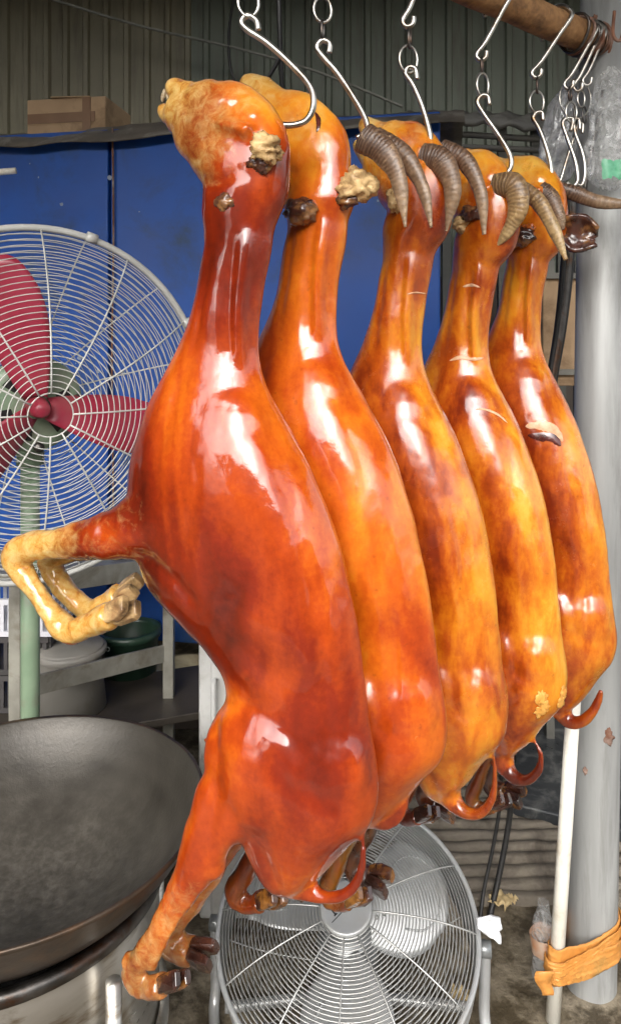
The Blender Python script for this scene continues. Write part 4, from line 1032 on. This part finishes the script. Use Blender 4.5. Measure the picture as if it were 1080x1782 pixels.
# ------------------------------------------------------------------ left clutter behind the wok
M['angle'] = simple('zinc_angle_iron', (.36, .35, .30), (.22, .21, .18), 12, .5, .5, .3, 60, dirt=(.16, .13, .09), dscale=8)
rk = thing('steel_rack', 'grey angle iron rack behind the wok', 'rack', (-.8, 2.3, 0))
def bar(a, b, w, t, name, parent, mat):
    a, b = Vector(a), Vector(b); d = b - a; q = d.to_track_quat('Z', 'Y').to_matrix()
    return MB().box((a + b) / 2, (w, t, d.length), q).build(name, mat, parent, smooth=False, bevel=.002)
LF, RT = 2.02, 2.42
la = P(29, 1050, LF); ra = P(294, 1100, RT)
bar((la.x, la.y, 0), (la.x, la.y, P(29, 1000, LF).z), .032, .03, 'leg', rk, M['angle'])
bar((ra.x, ra.y, 0), (ra.x, ra.y, P(294, 985, RT).z), .034, .03, 'leg', rk, M['angle'])
bar(P(40, 1198, LF + .02), P(290, 1136, RT), .012, .055, 'shelf_rail', rk, M['angle'])
bar(P(40, 1020, LF + .02), P(290, 985, RT), .012, .06, 'shelf_rail', rk, M['angle'])
M['board'] = simple('greasy_board', (.05, .04, .03), (.022, .018, .014), 8, .55, 0, .3)
zb = P(150, 1258, 2.25).z
MB().box((-.72, 2.36, zb - .012), (.95, .34, .024), Matrix.Rotation(.35, 3, 'Z')).build('lower_board', M['board'], rk, smooth=False, bevel=.003)
zt = P(150, 1005, 2.25).z
MB().box((-.72, 2.52, zt - .012), (.95, .30, .02), Matrix.Rotation(.35, 3, 'Z')).build('upper_board', M['angle'], rk, smooth=False, bevel=.003)
M['bucket'] = simple('dusty_white_plastic', (.27, .255, .225), (.2, .19, .17), 6, .55, 0, .1, 40, dirt=(.2, .18, .14), dscale=5)
bk = P(122, 1240, 2.35)
bu = thing('plastic_bucket', 'dusty white plastic bucket on the rack behind the wok', 'bucket', bk)
MB().lathe([(0, .004), (.112, 0), (.094, .16), (.098, .165), (.104, .19), (.1, .195), (0, .196)], (bk.x, bk.y, zb + .002), (0, 0, 1), 40).build('tub', M['bucket'], bu)
MB().lathe([(.107, .165), (.112, .172), (.112, .185), (.105, .188)], (bk.x, bk.y, zb + .002), (0, 0, 1), 40).build('lid_rim', M['bucket'], bu)
M['dgreen'] = simple('dark_green_plastic', (.022, .05, .03), (.012, .03, .018), 6, .4, 0, .1, 40, dirt=(.05, .05, .04), dscale=5)
bi = P(225, 1235, 2.62)
bn_ = thing('green_bin', 'dark green plastic bin with chipped white print on the rack', 'bin', bi)
MB().lathe([(0, 0), (.085, 0), (.102, .26), (.112, .265), (.112, .285), (.1, .29), (.095, .27), (.08, .02), (0, .02)], (bi.x, bi.y, bi.z), (0, 0, 1), 36).build('tub', M['dgreen'], bn_)
M['white_print'] = simple('worn_white_print', (.6, .62, .6), (.3, .34, .32), 60, .6, 0, 0)
for k, (x, y, s) in enumerate(((186, 1118, 5), (196, 1122, 4), (188, 1130, 4), (200, 1134, 3))):
    p = P(x, y, 2.525); v = [p + Vector((s * .0018 * math.cos(q), 0, s * .0022 * math.sin(q))) for q in np.linspace(0, 6.28, 9)[:-1]]
    v2 = [p + Vector((s * .0011 * math.cos(q), 0, s * .0013 * math.sin(q))) for q in np.linspace(0, 6.28, 9)[:-1]]
    mk('print_mark', v + v2, [(i, (i + 1) % 8, 8 + (i + 1) % 8, 8 + i) for i in range(8)], M['white_print'], bn_, smooth=False)
M['cream'] = simple('cream_enamel', (.48, .42, .28), (.36, .31, .2), 7, .4, 0, .1, 40, dirt=(.2, .15, .09), dscale=5)
ba = P(325, 1205, 2.75)
o = MB().lathe([(0, 0), (.07, .0), (.115, .085), (.125, .09), (.125, .095), (.11, .09), (.068, .008), (0, .008)], ba, (0, 0, 1), 40).build('enamel_basin', M['cream']); tag(o, 'shallow cream basin in the dark behind the rack', 'basin')
o = MB().lathe([(0, 0), (.03, 0), (.042, .05), (.04, .05), (.028, .004), (0, .004)], P(262, 1200, 2.6), (0, 0, 1), 24).build('small_bowl', M['chrome']); tag(o, 'small metal bowl beside the cream basin', 'bowl')
# dark benches the basin and bowl stand on
lb = thing('low_bench', 'low dark wooden bench under the cream basin', 'bench', (-.5, 2.75, 0))
zt2 = ba.z
MB().box((-.42, 2.76, zt2 - .02), (.7, .4, .036)).build('top', M['dark_board'], lb, smooth=False, bevel=.004)
for sx in (-.3, .3):
    for sy in (-.16, .16): MB().box((-.42 + sx, 2.76 + sy, (zt2 - .04) / 2), (.04, .04, zt2 - .042)).build('leg', M['dark_board'], lb, smooth=False)
M['white_box'] = simple('white_enamel', (.62, .62, .60), (.55, .55, .53), 4, .3, 0, .03, 40, dirt=(.4, .39, .36), dscale=4)
fr_ = P(385, 1230, 2.05)
fg_ = thing('white_freezer', 'white enamel freezer side showing behind the nearest goat', 'freezer', (fr_.x + .15, fr_.y + .2, 0))
ft = P(345, 1100, 2.05)
MB().box((ft.x + .2, 2.25, ft.z / 2), (.4, .4, ft.z)).build('cabinet', M['white_box'], fg_, smooth=False, bevel=.012)
MB().box((ft.x + .2, 2.036, ft.z / 2), (.33, .02, ft.z - .06)).build('door', M['white_box'], fg_, smooth=False, bevel=.008)
MB().tube([Vector((ft.x + .048, 2.02, ft.z - .12)), Vector((ft.x + .048, 2.0, ft.z - .16)), Vector((ft.x + .048, 2.0, .2)), Vector((ft.x + .048, 2.02, .16))], .007, 10, res=4).build('handle', M['white_box'], fg_)
# slatted baskets at the left edge
M['basket_w'] = simple('white_plastic_slat', (.66, .66, .70), (.5, .5, .55), 8, .45, 0, .05)
M['basket_d'] = simple('dark_plastic_slat', (.06, .055, .055), (.03, .028, .028), 8, .45, 0, .05)
def basket(label, c, w, dpt, h, mat, ns=15):
    t = thing('slatted_basket', label, 'basket', c, group='plastic baskets at the left edge')
    for z in (.008, h - .008):
        for sy in (-1, 1): MB().box(c + Vector((0, sy * dpt / 2, z)), (w, .012, .016)).build('rim', mat, t, smooth=False)
        for sx in (-1, 1): MB().box(c + Vector((sx * w / 2, 0, z)), (.012, dpt, .016)).build('rim', mat, t, smooth=False)
    for i in range(ns):
        x = (i + .5) / ns * w - w / 2
        for sy in (-1, 1): MB().box(c + Vector((x, sy * dpt / 2, h / 2)), (w / ns * .5, .007, h - .01)).build('slat', mat, t, smooth=False)
    for i in range(ns // 2):
        y = (i + .5) / (ns // 2) * dpt - dpt / 2
        for sx in (-1, 1): MB().box(c + Vector((sx * w / 2, y, h / 2)), (.007, dpt / (ns // 2) * .5, h - .01)).build('slat', mat, t, smooth=False)
    MB().box(c + Vector((0, 0, .004)), (w - .01, dpt - .01, .006)).build('bottom', mat, t, smooth=False)
bc = P(20, 1252, 2.35)
z0 = zb + .002
for k, (mat, lab) in enumerate((('basket_d', 'lowest dark slatted basket stacked at the left edge behind the fan post'), ('basket_d', 'upper dark slatted basket under the white one at the left edge'), ('basket_w', 'white slatted basket on top of the dark ones at the left edge'))):
    basket(lab, Vector((bc.x - .06 + .012 * k, 2.44, z0 + .118 * k)), .36, .26, .115, M[mat])
o = MB().box((bc.x - .02, 2.45, z0 - .02), (.5, .34, .03)).build('basket_shelf', M['board'], smooth=False, bevel=.003); tag(o, 'dark board carrying the stacked baskets', 'board')
for sx in (-.2, .2):
    MB().box((sx, 0, -(z0 - .02) / 2), (.04, .2, z0 - .05)).build('leg', M['board'], o, smooth=False)
    o.children[-1].location = (bc.x - .02, 2.45, z0 - .02 - .01)
# ------------------------------------------------------------------ right foreground: tape, bags, trolley, ground clutter
M['otape'] = simple('orange_plastic_tape', (.62, .28, .07), (.5, .2, .04), 14, .35, 0, .8, 26, dirt=(.32, .2, .06), dscale=9, bdist=.006)
def wrap_band(zc, h, seed, off, tilt, name, parent):
    """band pulled round the steel pole and the white pipe"""
    zz = zc; t = (zz - pole_a.z) / (pole_b.z - pole_a.z); c1 = pole_a.lerp(pole_b, t); t2 = (zz - pipe_a.z) / (pipe_b.z - pipe_a.z); c2 = pipe_a.lerp(pipe_b, t2)
    r1, r2 = .0605 + off, .0165 + off; pts = []
    import itertools
    cand = [(c1.x + r1 * math.cos(a), c1.y + r1 * math.sin(a)) for a in np.linspace(0, 2 * math.pi, 60)] + [(c2.x + r2 * math.cos(a), c2.y + r2 * math.sin(a)) for a in np.linspace(0, 2 * math.pi, 40)]
    cand = sorted(set((round(x, 6), round(y, 6)) for x, y in cand))
    def half(ps):
        hq = []
        for p in ps:
            while len(hq) > 1 and (hq[-1][0] - hq[-2][0]) * (p[1] - hq[-2][1]) - (hq[-1][1] - hq[-2][1]) * (p[0] - hq[-2][0]) <= 0: hq.pop()
            hq.append(p)
        return hq
    hull = half(cand)[:-1] + half(cand[::-1])[:-1]
    loop = []
    for i in range(len(hull)):
        a, b = Vector(hull[i]), Vector(hull[(i + 1) % len(hull)]); n = max(1, int((b - a).length / .004))
        loop += [a.lerp(b, k / n) for k in range(n)]
    m = len(loop); nh = 12; v, f = [], []
    cen = Vector((sum(p.x for p in loop) / m, sum(p.y for p in loop) / m))
    for i, p in enumerate(loop):
        o = (p - cen).normalized(); s = i / m * 2 * math.pi
        for j in range(nh):
            q = j / (nh - 1) - .5
            hh = h * (1 + .25 * math.sin(s * 2 + seed) + .12 * noise.noise((s * 3, seed, 0)))
            x_ = (p.x - c2.x)
            rk_ = .0028 * math.sin(q * 26 + 2 * noise.noise((s * 2, q * 3, seed)) + s * 2) + .003 * noise.noise((s * 9, q * 6, seed))
            v.append(Vector((p.x + o.x * (rk_ + .003), p.y + o.y * (rk_ + .003), zc + q * hh + tilt * x_)))
    for i in range(m):
        k = (i + 1) % m
        for j in range(nh - 1): f.append((i * nh + j, k * nh + j, k * nh + j + 1, i * nh + j + 1))
    ob = mk(name, v, f, M['otape'], parent); so = ob.modifiers.new('t', 'SOLIDIFY'); so.thickness = .0012; return ob
tz = P(990, 1660, 1.78).z
tp = thing('orange_tape', 'orange plastic tape binding the white pipe to the steel pole', 'tape', (pole_a.x, pole_a.y - .08, tz))
wrap_band(tz + .006, .07, 1.0, .002, .03, 'tape_turn', tp); wrap_band(tz - .014, .045, 4.0, .0055, -.05, 'tape_turn', tp); wrap_band(tz + .006, .026, 7.0, .009, .12, 'tape_turn', tp)
v, f = [], []
for i in range(10):
    q = i / 9
    for s in (-1, 1): v.append(P(962 - 14 + 16 * s * (1 - q * .4) - 5 * math.sin(q * 5), 1690 + 42 * q, 1.715 - .004 * math.sin(q * 7 + s)))
for i in range(9): f.append((2 * i, 2 * i + 1, 2 * i + 3, 2 * i + 2))
o = mk('tape_end', v, f, M['otape'], tp); o.modifiers.new('t', 'SOLIDIFY').thickness = .001
def mat_bag(name, col, lo, hi):
    m, nt, b = new_mat(name); v = coords(nt); n = nz(nt, v, 16, 4, .6, 2.5); n2 = nz(nt, v, 80, 4, .6, .8)
    b.inputs['Base Color'].default_value = (*col, 1); b.inputs['Roughness'].default_value = .18
    b.inputs['Specular IOR Level'].default_value = .8
    tr_ = nd(nt, 'ShaderNodeBsdfTranslucent', Color=(*col, 1)); mx = nd(nt, 'ShaderNodeMixShader', Fac=.5)
    nt.links.new(b.outputs[0], mx.inputs[1]); nt.links.new(tr_.outputs[0], mx.inputs[2])
    tp_ = nt.nodes.new('ShaderNodeBsdfTransparent'); mx2 = nt.nodes.new('ShaderNodeMixShader')
    nt.links.new(ramp(nt, n, [(.38, (lo,) * 3), (.6, (hi,) * 3)]), mx2.inputs[0]); nt.links.new(tp_.outputs[0], mx2.inputs[1]); nt.links.new(mx.outputs[0], mx2.inputs[2])
    nt.links.new(mx2.outputs[0], nt.nodes['Material Output'].inputs['Surface'])
    h = math_(nt, 'ADD', n, math_(nt, 'MULTIPLY', n2, .4)); bump(nt, b, h, 1.0, .02); b.inputs['Coat Weight'].default_value = 1.0; b.inputs['Coat Roughness'].default_value = .06; b.inputs['Coat IOR'].default_value = 1.9; return m
M['bag_white'] = mat_bag('milky_plastic_bag', (.95, .95, .95), .3, .7); M['bag_clear'] = mat_bag('clear_plastic_bag', (.96, .97, .96), .05, .42)
M['bag_green'] = simple('green_bag_print', (.06, .32, .16), (.2, .5, .33), 60, .4, 0, .4, 50)
def bag(name, label, rows, mat, seed, dpt, amp=.012):
    """rows: (px, py, half width px) outline of a hanging crumpled bag at depth dpt"""
    n = 72; v, f = [], []
    c, r = spline([Vector((a, b, 0)) for a, b, _ in rows], [q for _, _, q in rows], 14)
    for i, (p, w) in enumerate(zip(c, r)):
        o = P(p.x, p.y, dpt); s = dpt / F
        for k in range(n):
            a = 2 * math.pi * k / n
            q = Vector((math.cos(a) * 1.9, math.sin(a) * 1.9, i * .03 + seed))
            e = 1.12 + .3 * noise.noise(q * .9) - .45 * abs(noise.noise(q * 1.7)) + .16 * abs(noise.noise(q * 3.9))
            v.append(o + Vector((math.cos(a) * w * s * e, math.sin(a) * w * s * .55 * e, amp * noise.noise(q * 2))))
    m = len(c)
    for i in range(m - 1):
        for k in range(n):
            l = (k + 1) % n; f.append((i * n + k, (i + 1) * n + k, (i + 1) * n + l, i * n + l))
    f.append(tuple(reversed(range(n)))); f.append(tuple((m - 1) * n + k for k in range(n)))
    o = mk(name, v, f, mat); tag(o, label, 'plastic bag'); return o
bag('plastic_bag', 'milky white plastic bag hanging behind the bundle of spare hooks', [(1016, 118, 4), (1012, 140, 22), (998, 190, 38), (980, 250, 36), (966, 300, 26), (962, 318, 8)], M['bag_white'], 2, 1.93)
cb2 = bag('plastic_bag', 'crumpled clear plastic bag bunched on the steel pole', [(1062, 118, 5), (1066, 150, 30), (1072, 190, 42), (1068, 250, 40), (1064, 300, 34), (1058, 330, 14)], M['bag_clear'], 9, 1.76)
v = []; f = []
for j in range(5):
    for i in range(9):
        p = P(1046 + i * 5 + 5 * noise.noise((i, j * .9, 2)), 278 + j * 8 + 7 * noise.noise((i * .6, j, 7)), 1.715 - .006 * math.sin(i * .8) + .006 * noise.noise((i * .9, j * .9, 4))); v.append(p)
for j in range(4):
    for i in range(8): f.append((j * 9 + i, j * 9 + i + 1, (j + 1) * 9 + i + 1, (j + 1) * 9 + i))
mk('printed_patch', v, f, M['bag_green'], cb2)
cable('pole_wire', 'bent brown wire hanging down in front of the steel pole top', [P(1068, 20, 1.74), P(1066, 60, 1.72), P(1078, 70, 1.72), P(1088, 40, 1.73)], .004, M['rust'])
# low dark trolley at the right
M['slate'] = simple('scuffed_black_plate', (.075, .08, .085), (.04, .043, .046), 6, .32, .3, .15, 60, dirt=(.2, .2, .19), dscale=12)
tr = thing('flat_trolley', 'low dark platform trolley on castors behind the white pipe', 'trolley', (1.0, 2.75, 0))
tA = P(872, 1392, 2.45); zt3 = tA.z
ca = Vector((tA.x, tA.y)); ang = math.radians(-24); ux = Vector((math.cos(ang), math.sin(ang))); uy = Vector((-ux.y, ux.x))
cen = ca + ux * .5 + uy * .33
Rt = Matrix.Rotation(ang, 3, 'Z')
MB().box((cen.x, cen.y, zt3 - .022), (1.0, .66, .04), Rt).build('platform', M['slate'], tr, smooth=False, bevel=.006)
for sx in (.06, .94):
    for sy in (.05, .6):
        p = ca + ux * sx + uy * sy; z_ = (zt3 - .045)
        w = MB().lathe([(0, .018), (.03, .018), (z_ * .36, .016), (z_ * .4, .008), (z_ * .4, -.008), (z_ * .36, -.016), (.03, -.018), (0, -.018)], (p.x, p.y, z_ * .42), (ux.x, ux.y, 0), 28).build('wheel', M['black'], tr)
        MB().lathe([(0, .021), (.02, .02), (.022, -.02), (0, -.021)], (p.x, p.y, z_ * .42), (ux.x, ux.y, 0), 16).build('rim', M['dark_steel'], w)
        MB().box((p.x, p.y, z_ * .92), (.06, .06, z_ * .16), Rt).build('fork', M['dark_steel'], tr, smooth=False)
rng = random.Random(12)
# ridged slab of the ramp behind the floor fan
M['slab'] = simple('worn_concrete_rib', (.20, .17, .13), (.12, .10, .075), 10, .75, 0, .7, 40, dirt=(.07, .055, .04), dscale=8, bdist=.006)
rp = thing('ribbed_ramp', 'worn ribbed concrete ramp behind the floor fan', 'ramp', (.5, 2.3, 0))
y = 2.10; k = 0
while y < 2.62:
    wdt = .033 + .006 * rng.random(); x0 = .12; x1 = .98; n = 40; v, f = [], []
    for i in range(n + 1):
        x = x0 + (x1 - x0) * i / n; yy = y + .006 * noise.noise((x * 6, k, 0)); zb_ = .01 + (y - 2.1) * .1
        h = .014 + .007 * noise.noise((x * 8, k * 3, 1)) + .004 * noise.noise((x * 25, k, 5)); zz = zb_ + max(.004, h)
        v += [(x, yy, -.03), (x, yy + .003, zz * .85), (x, yy + .008, zz), (x, yy + wdt * .75, zz), (x, yy + wdt * .92, zz * .8), (x, yy + wdt, -.03)]
    for i in range(n):
        for j in range(5): f.append((i * 6 + j, (i + 1) * 6 + j, (i + 1) * 6 + j + 1, i * 6 + j + 1))
    f += [tuple(range(6)), tuple(n * 6 + j for j in reversed(range(6)))]
    mk('rib', v, f, M['slab'], rp, smooth=True); y += wdt + .012; k += 1
# black hoses from the trolley side to the floor
cable('black_hose', 'thicker of two black hoses hanging behind the tail of the golden goat', [P(890, 1330, 2.14), P(888, 1400, 2.14), P(880, 1460, 2.13), P(864, 1540, 2.1), P(850, 1600, 2.06), P(842, 1612, 2.02)], .0085, M['black'], group='black hoses beside the floor fan')
cable('black_hose', 'thinner of two black hoses hanging nearer the floor fan', [P(872, 1330, 2.12), P(869, 1400, 2.12), P(858, 1470, 2.11), P(842, 1545, 2.08), P(834, 1600, 2.04), P(828, 1625, 2.0)], .0055, M['black'], group='black hoses beside the floor fan')
# scraps
M['scrap'] = simple('dry_cabbage_scrap', (.62, .48, .26), (.42, .3, .14), 30, .7, 0, .6, 40)
M['cloth'] = simple('white_rag', (.78, .79, .8), (.66, .67, .69), 16, .7, 0, .6, 30, bdist=.006)
def scrap(name, label, px, py, r, seed, mat, cat):
    d = CH * F / (py - HY); c = P(px, py, d); n = 12; v, f = [], []
    for j in range(n):
        for i in range(n):
            a, b = i / (n - 1) - .5, j / (n - 1) - .5; q = (a * 5 + seed, b * 5, seed)
            v.append((c.x + r * a * 2 * (1 + .5 * noise.noise(q)), c.y + r * b * 2 * (1 + .5 * noise.noise((q[1], q[0], 3))), .018 + r * (.4 + .55 * noise.noise((a * 6, b * 6, seed)))))
    for j in range(n - 1):
        for i in range(n - 1):
            if (a := math.hypot(i / (n - 1) - .5, j / (n - 1) - .5)) < .42 + .14 * noise.noise((i * .6, j * .6, seed)): f.append((j * n + i, j * n + i + 1, (j + 1) * n + i + 1, (j + 1) * n + i))
    o = mk(name, v, f, mat); o.modifiers.new('t', 'SOLIDIFY').thickness = .002; tag(o, label, cat)
scrap('leaf_scrap', 'dry yellowish scrap on the ground beside the black hoses', 866, 1585, .035, 3, M['scrap'], 'scrap')
scrap('leaf_scrap', 'smaller pale scrap lying at the right of the dry yellowish scrap', 886, 1580, .02, 6, M['scrap'], 'scrap')
scrap('leaf_scrap', 'small scrap on the dirt by the foot of the floor fan stand', 800, 1755, .03, 9, M['scrap'], 'scrap')
# rag knotted on the fan's right pivot
v, f = [], []; n, m = 16, 16; kc = P(834, 1608, 1.655)
for j in range(m):
    for i in range(n):
        a, b = i / (n - 1), j / (m - 1) - .5
        w = .016 + .034 * math.sin(min(1, a * 1.3 + .15) * math.pi * .62)
        v.append(kc + Vector((a * .052 - .008 + .004 * noise.noise((b * 5, a, 3)), -.012 + .007 * math.sin(b * 9 + a * 3) + .006 * noise.noise((a * 4, b * 6, 1)), b * w + .010 - .016 * a * a)))
for j in range(m - 1):
    for i in range(n - 1): f.append((j * n + i, j * n + i + 1, (j + 1) * n + i + 1, (j + 1) * n + i))
o = mk('white_rag', v, f, M['cloth']); o.modifiers.new('t', 'SOLIDIFY').thickness = .003; tag(o, 'white rag knotted on the right pivot of the floor fan', 'rag')
# crushed plastic cup beside the pole
cu = P(948, 1706, 1.80)
o = thing('plastic_cup', 'crushed clear plastic bottle jammed between white pipe and pole', 'bottle', cu)
v, f = [], []; n = 24; pr = [(.0, .0), (.028, .0), (.031, .02), (.029, .05), (.032, .075), (.03, .10), (.027, .13), (.024, .15), (.014, .17), (.013, .19)]
for (r, z) in pr:
    for k in range(n):
        a = 2 * math.pi * k / n; e = 1 + .22 * noise.noise((math.cos(a) * 1.2, math.sin(a) * 1.2, z * 22)); v.append(cu + Vector((r * e * math.cos(a) - .03 * z, r * e * math.sin(a), z)))
for i in range(len(pr) - 1):
    for k in range(n): l = (k + 1) % n; f.append((i * n + k, i * n + l, (i + 1) * n + l, (i + 1) * n + k))
mk('shell', v, f, M['bag_clear'], o)
M['label_o'] = simple('orange_bottle_label', (.42, .2, .1), (.4, .36, .3), 30, .4, 0, .1)
v, f = [], []
for (r, z) in ((.0325, .07), (.033, .09), (.032, .115)):
    for k in range(n): a = 2 * math.pi * k / n; e = 1 + .22 * noise.noise((math.cos(a) * 1.2, math.sin(a) * 1.2, z * 22)); v.append(cu + Vector((r * e * math.cos(a) - .03 * z, r * e * math.sin(a), z)))
for i in range(2):
    for k in range(n): l = (k + 1) % n; f.append((i * n + k, i * n + l, (i + 1) * n + l, (i + 1) * n + k))
mk('paper_label', v, f, M['label_o'], o)
# ------------------------------------------------------------------ ears, eyes, cuts
def eye_slit(g, px, py, r, seed, tall=1.3):
    c, n = g['surf'](px, py)
    if c is None: return
    R_ = r * g['fr'].S(px, py); t1 = Vector((.35, 0, 1)); t1 = (t1 - n * t1.dot(n)).normalized(); t2 = n.cross(t1)
    lid = []
    for a in np.linspace(0, 2 * math.pi, 21)[:-1]:
        lid.append(c + t1 * (R_ * tall * math.cos(a)) + t2 * (R_ * .62 * math.sin(a)) + n * .001)
    e = mk('eyelid', *(lambda m: (m.v, m.f))(MB().tube(lid, R_ * .26, 7, closed=True)), g['body'].data.materials[0], g['root'], local=True)
    ca = e.data.color_attributes.new('tint', 'FLOAT_COLOR', 'POINT'); ca.data.foreach_set('color', [.2, .0, .12, 1] * len(e.data.vertices))
    v, f = ball((0, 0, 0), (1, 1, 1), 14, 10)
    v = [c + t1 * (q.x * R_ * tall * .9) + t2 * (q.y * R_ * .5) + n * (q.z * R_ * .3 - .0005) for q in v]
    mk('eye', v, f, M['eye'], g['root'], local=True)
def leaf_ear(g, base, tip, r, mat, w, wt, curl=.3, name='ear'):
    """shrivelled ear: a folded leaf from base to tip pixel"""
    fr = g['fr']; a = fr.L(*base, w); b = fr.L(*tip, wt); R_ = r * fr.S(*base)
    t = (b - a); L_ = t.length; t.normalize(); s = Vector((0, 1, 0)) - t * t.y; s = s.normalized() if s.length > .1 else Vector((1, 0, 0)); u = t.cross(s)
    n, m = 14, 11; v, f = [], []
    for i in range(n):
        q = i / (n - 1); wd = R_ * (.55 + .9 * math.sin(min(1, q * 1.15) * math.pi * .75)) * (1 - .45 * q ** 6)
        for j in range(m):
            x = j / (m - 1) * 2 - 1
            hgt = curl * R_ * (x * x * 1.6 - .4) + R_ * .55 * noise.noise((q * 4, x * 2.2, r)) + R_ * .2 * noise.noise((q * 11, x * 6, r)) + R_ * .25 * math.sin(q * 5)
            v.append(a + t * (q * L_ + R_ * .5 * q * noise.noise((x * 2.5, q, 8))) + u * (x * wd) + s * hgt)
    for i in range(n - 1):
        for j in range(m - 1): f.append((i * m + j, i * m + j + 1, (i + 1) * m + j + 1, (i + 1) * m + j))
    o = mk(name, v, f, M[mat], g['root'], local=True); so = o.modifiers.new('t', 'SOLIDIFY'); so.thickness = R_ * .28; so.offset = 0
    return o
M['ear_orange'] = simple('roast_ear', (.55, .14, .02), (.28, .045, .008), 40, .35, 0, .5, 50, dirt=(.06, .02, .01), dscale=22, **{'Coat Weight': .8, 'Coat Roughness': .12})
# nearest goat
stub(G1, 462, 262, 26, 'ear', 3, (1.15, 1.0, .95), .45)
stub(G1, 452, 284, 17, 'ear_dark', 5, (1.2, .8, .9), .1, name='ear_base')
def ring_hole(g, px, py, r, seed):
    c, n = g['surf'](px, py)
    if c is None: return
    R_ = r * g['fr'].S(px, py); t1 = Vector((.8, 0, .35)); t1 = (t1 - n * t1.dot(n)).normalized(); t2 = n.cross(t1)
    pts = [c + t1 * (R_ * 1.15 * math.cos(a)) + t2 * (R_ * .85 * math.sin(a)) + n * (.0015 + .001 * math.sin(a * 3)) for a in np.linspace(0, 2 * math.pi, 25)[:-1]]
    mk('skin_hole_rim', *(lambda m: (m.v, m.f))(MB().tube(pts, R_ * .2, 8, closed=True)), M['ear_dark'], g['root'], local=True)
    v, f = lump((0, 0, 0), (1, 1, 1), seed, .25, 16, 12); mk('skin_hole', [c + t1 * (q.x * R_) + t2 * (q.y * R_ * .75) + n * (q.z * R_ * .16) for q in v], f, M['ear_dark'], g['root'], local=True)
stub(G1, 390, 352, 14, 'ear_dark', 4, (1.25, .6, 1.0), -.1, 'skin_hole', .35)
for (px, py, a) in ((286, 163, .1), (292, 166, .3), (283, 170, -.1)):
    c = REF.L(px, py, .006 * (a * 10 - 1)); v, f = ball(c, (.0032, .0034, .0085), 8, 6); mk('tooth', v, f, M['tooth'], G1['root'], local=True)
# second goat
slit(G2, [(548, 196), (553, 206), (554, 218), (551, 230)], 8, 'hollow_dark', 'eye_crease')
stub(G2, 607, 328, 31, 'ear', 11, (1.05, .95, 1.0), .5)
stub(G2, 600, 345, 22, 'ear_dark', 12, (1.2, .7, .8), .05, name='ear_base')
stub(G2, 528, 368, 25, 'ear_dark', 17, (1.15, .9, .95), .25, 'dark_ear', .3)
# middle goat
stub(G3, 664, 368, 21, 'ear_dark', 23, (.8, .8, 1.9), .3, 'dark_ear', .35)
stub(G3, 690, 345, 15, 'ear', 21, (1.0, .9, 1.3), .3)
# golden goat
stub(G4, 806, 394, 13, 'ear', 31, (1.1, 1, .95), .5)
stub(G4, 822, 372, 15, 'ear_dark', 33, (1.3, .8, .9), .2, name='ear_base')
stub(G4, 785, 418, 14, 'ear_dark', 27, (.8, .8, 1.7), .3, 'dark_ear', .35)
# farthest goat
leaf_ear(G5, (968, 400), (1036, 412), 22, 'ear_dark', .0, -.02, .6)
stub(G5, 905, 412, 20, 'ear_dark', 41, (1.3, .8, 1.0), .25)
for (x, y) in ((880, 420), (918, 398)): stub(G5, x, y, 11, 'ear_orange', x, (1.3, .8, .7), .1, name='skin_fold')
# cuts in the skin
slit(G4, [(782, 628), (800, 622), (822, 625), (840, 623)], 7, 'flesh')
slit(G4, [(826, 712), (845, 713), (866, 722), (882, 736)], 4, 'flesh')
slit(G4, [(805, 499), (820, 496), (834, 500)], 5, 'flesh')
slit(G4, [(928, 1028), (944, 1024), (958, 1020), (972, 1018)], 3, 'flesh')
slit(G3, [(708, 512), (722, 509), (740, 511)], 3, 'flesh')
slit(G5, [(914, 742), (938, 740), (962, 747), (978, 768)], 17, 'flesh')
slit(G5, [(918, 757), (938, 760), (960, 762), (974, 776)], 15, 'hollow_dark', lift=.0016)  # dark strip painted for the shaded hollow of the open cut
M['peel'] = simple('peeled_golden_skin', (.7, .38, .09), (.6, .25, .04), 60, .5, 0, .4, 60)
for g in GOATS[3:4]:
    for k, (x, y) in enumerate(((940, 1215), (946, 1228), (938, 1238), (975, 1222), (979, 1206))):
        s_ = g['surf'](x, y)
        if s_[0] is None: continue
        v, f = lump(s_[0], (.010, .010, .012), k, .8); cc_ = s_[0]; nn_ = s_[1]
        v = [q - nn_ * ((q - cc_).dot(nn_) * .88) + nn_ * .0006 for q in v]; mk('peeled_patch', v, f, M['peel'], g['root'], local=True)
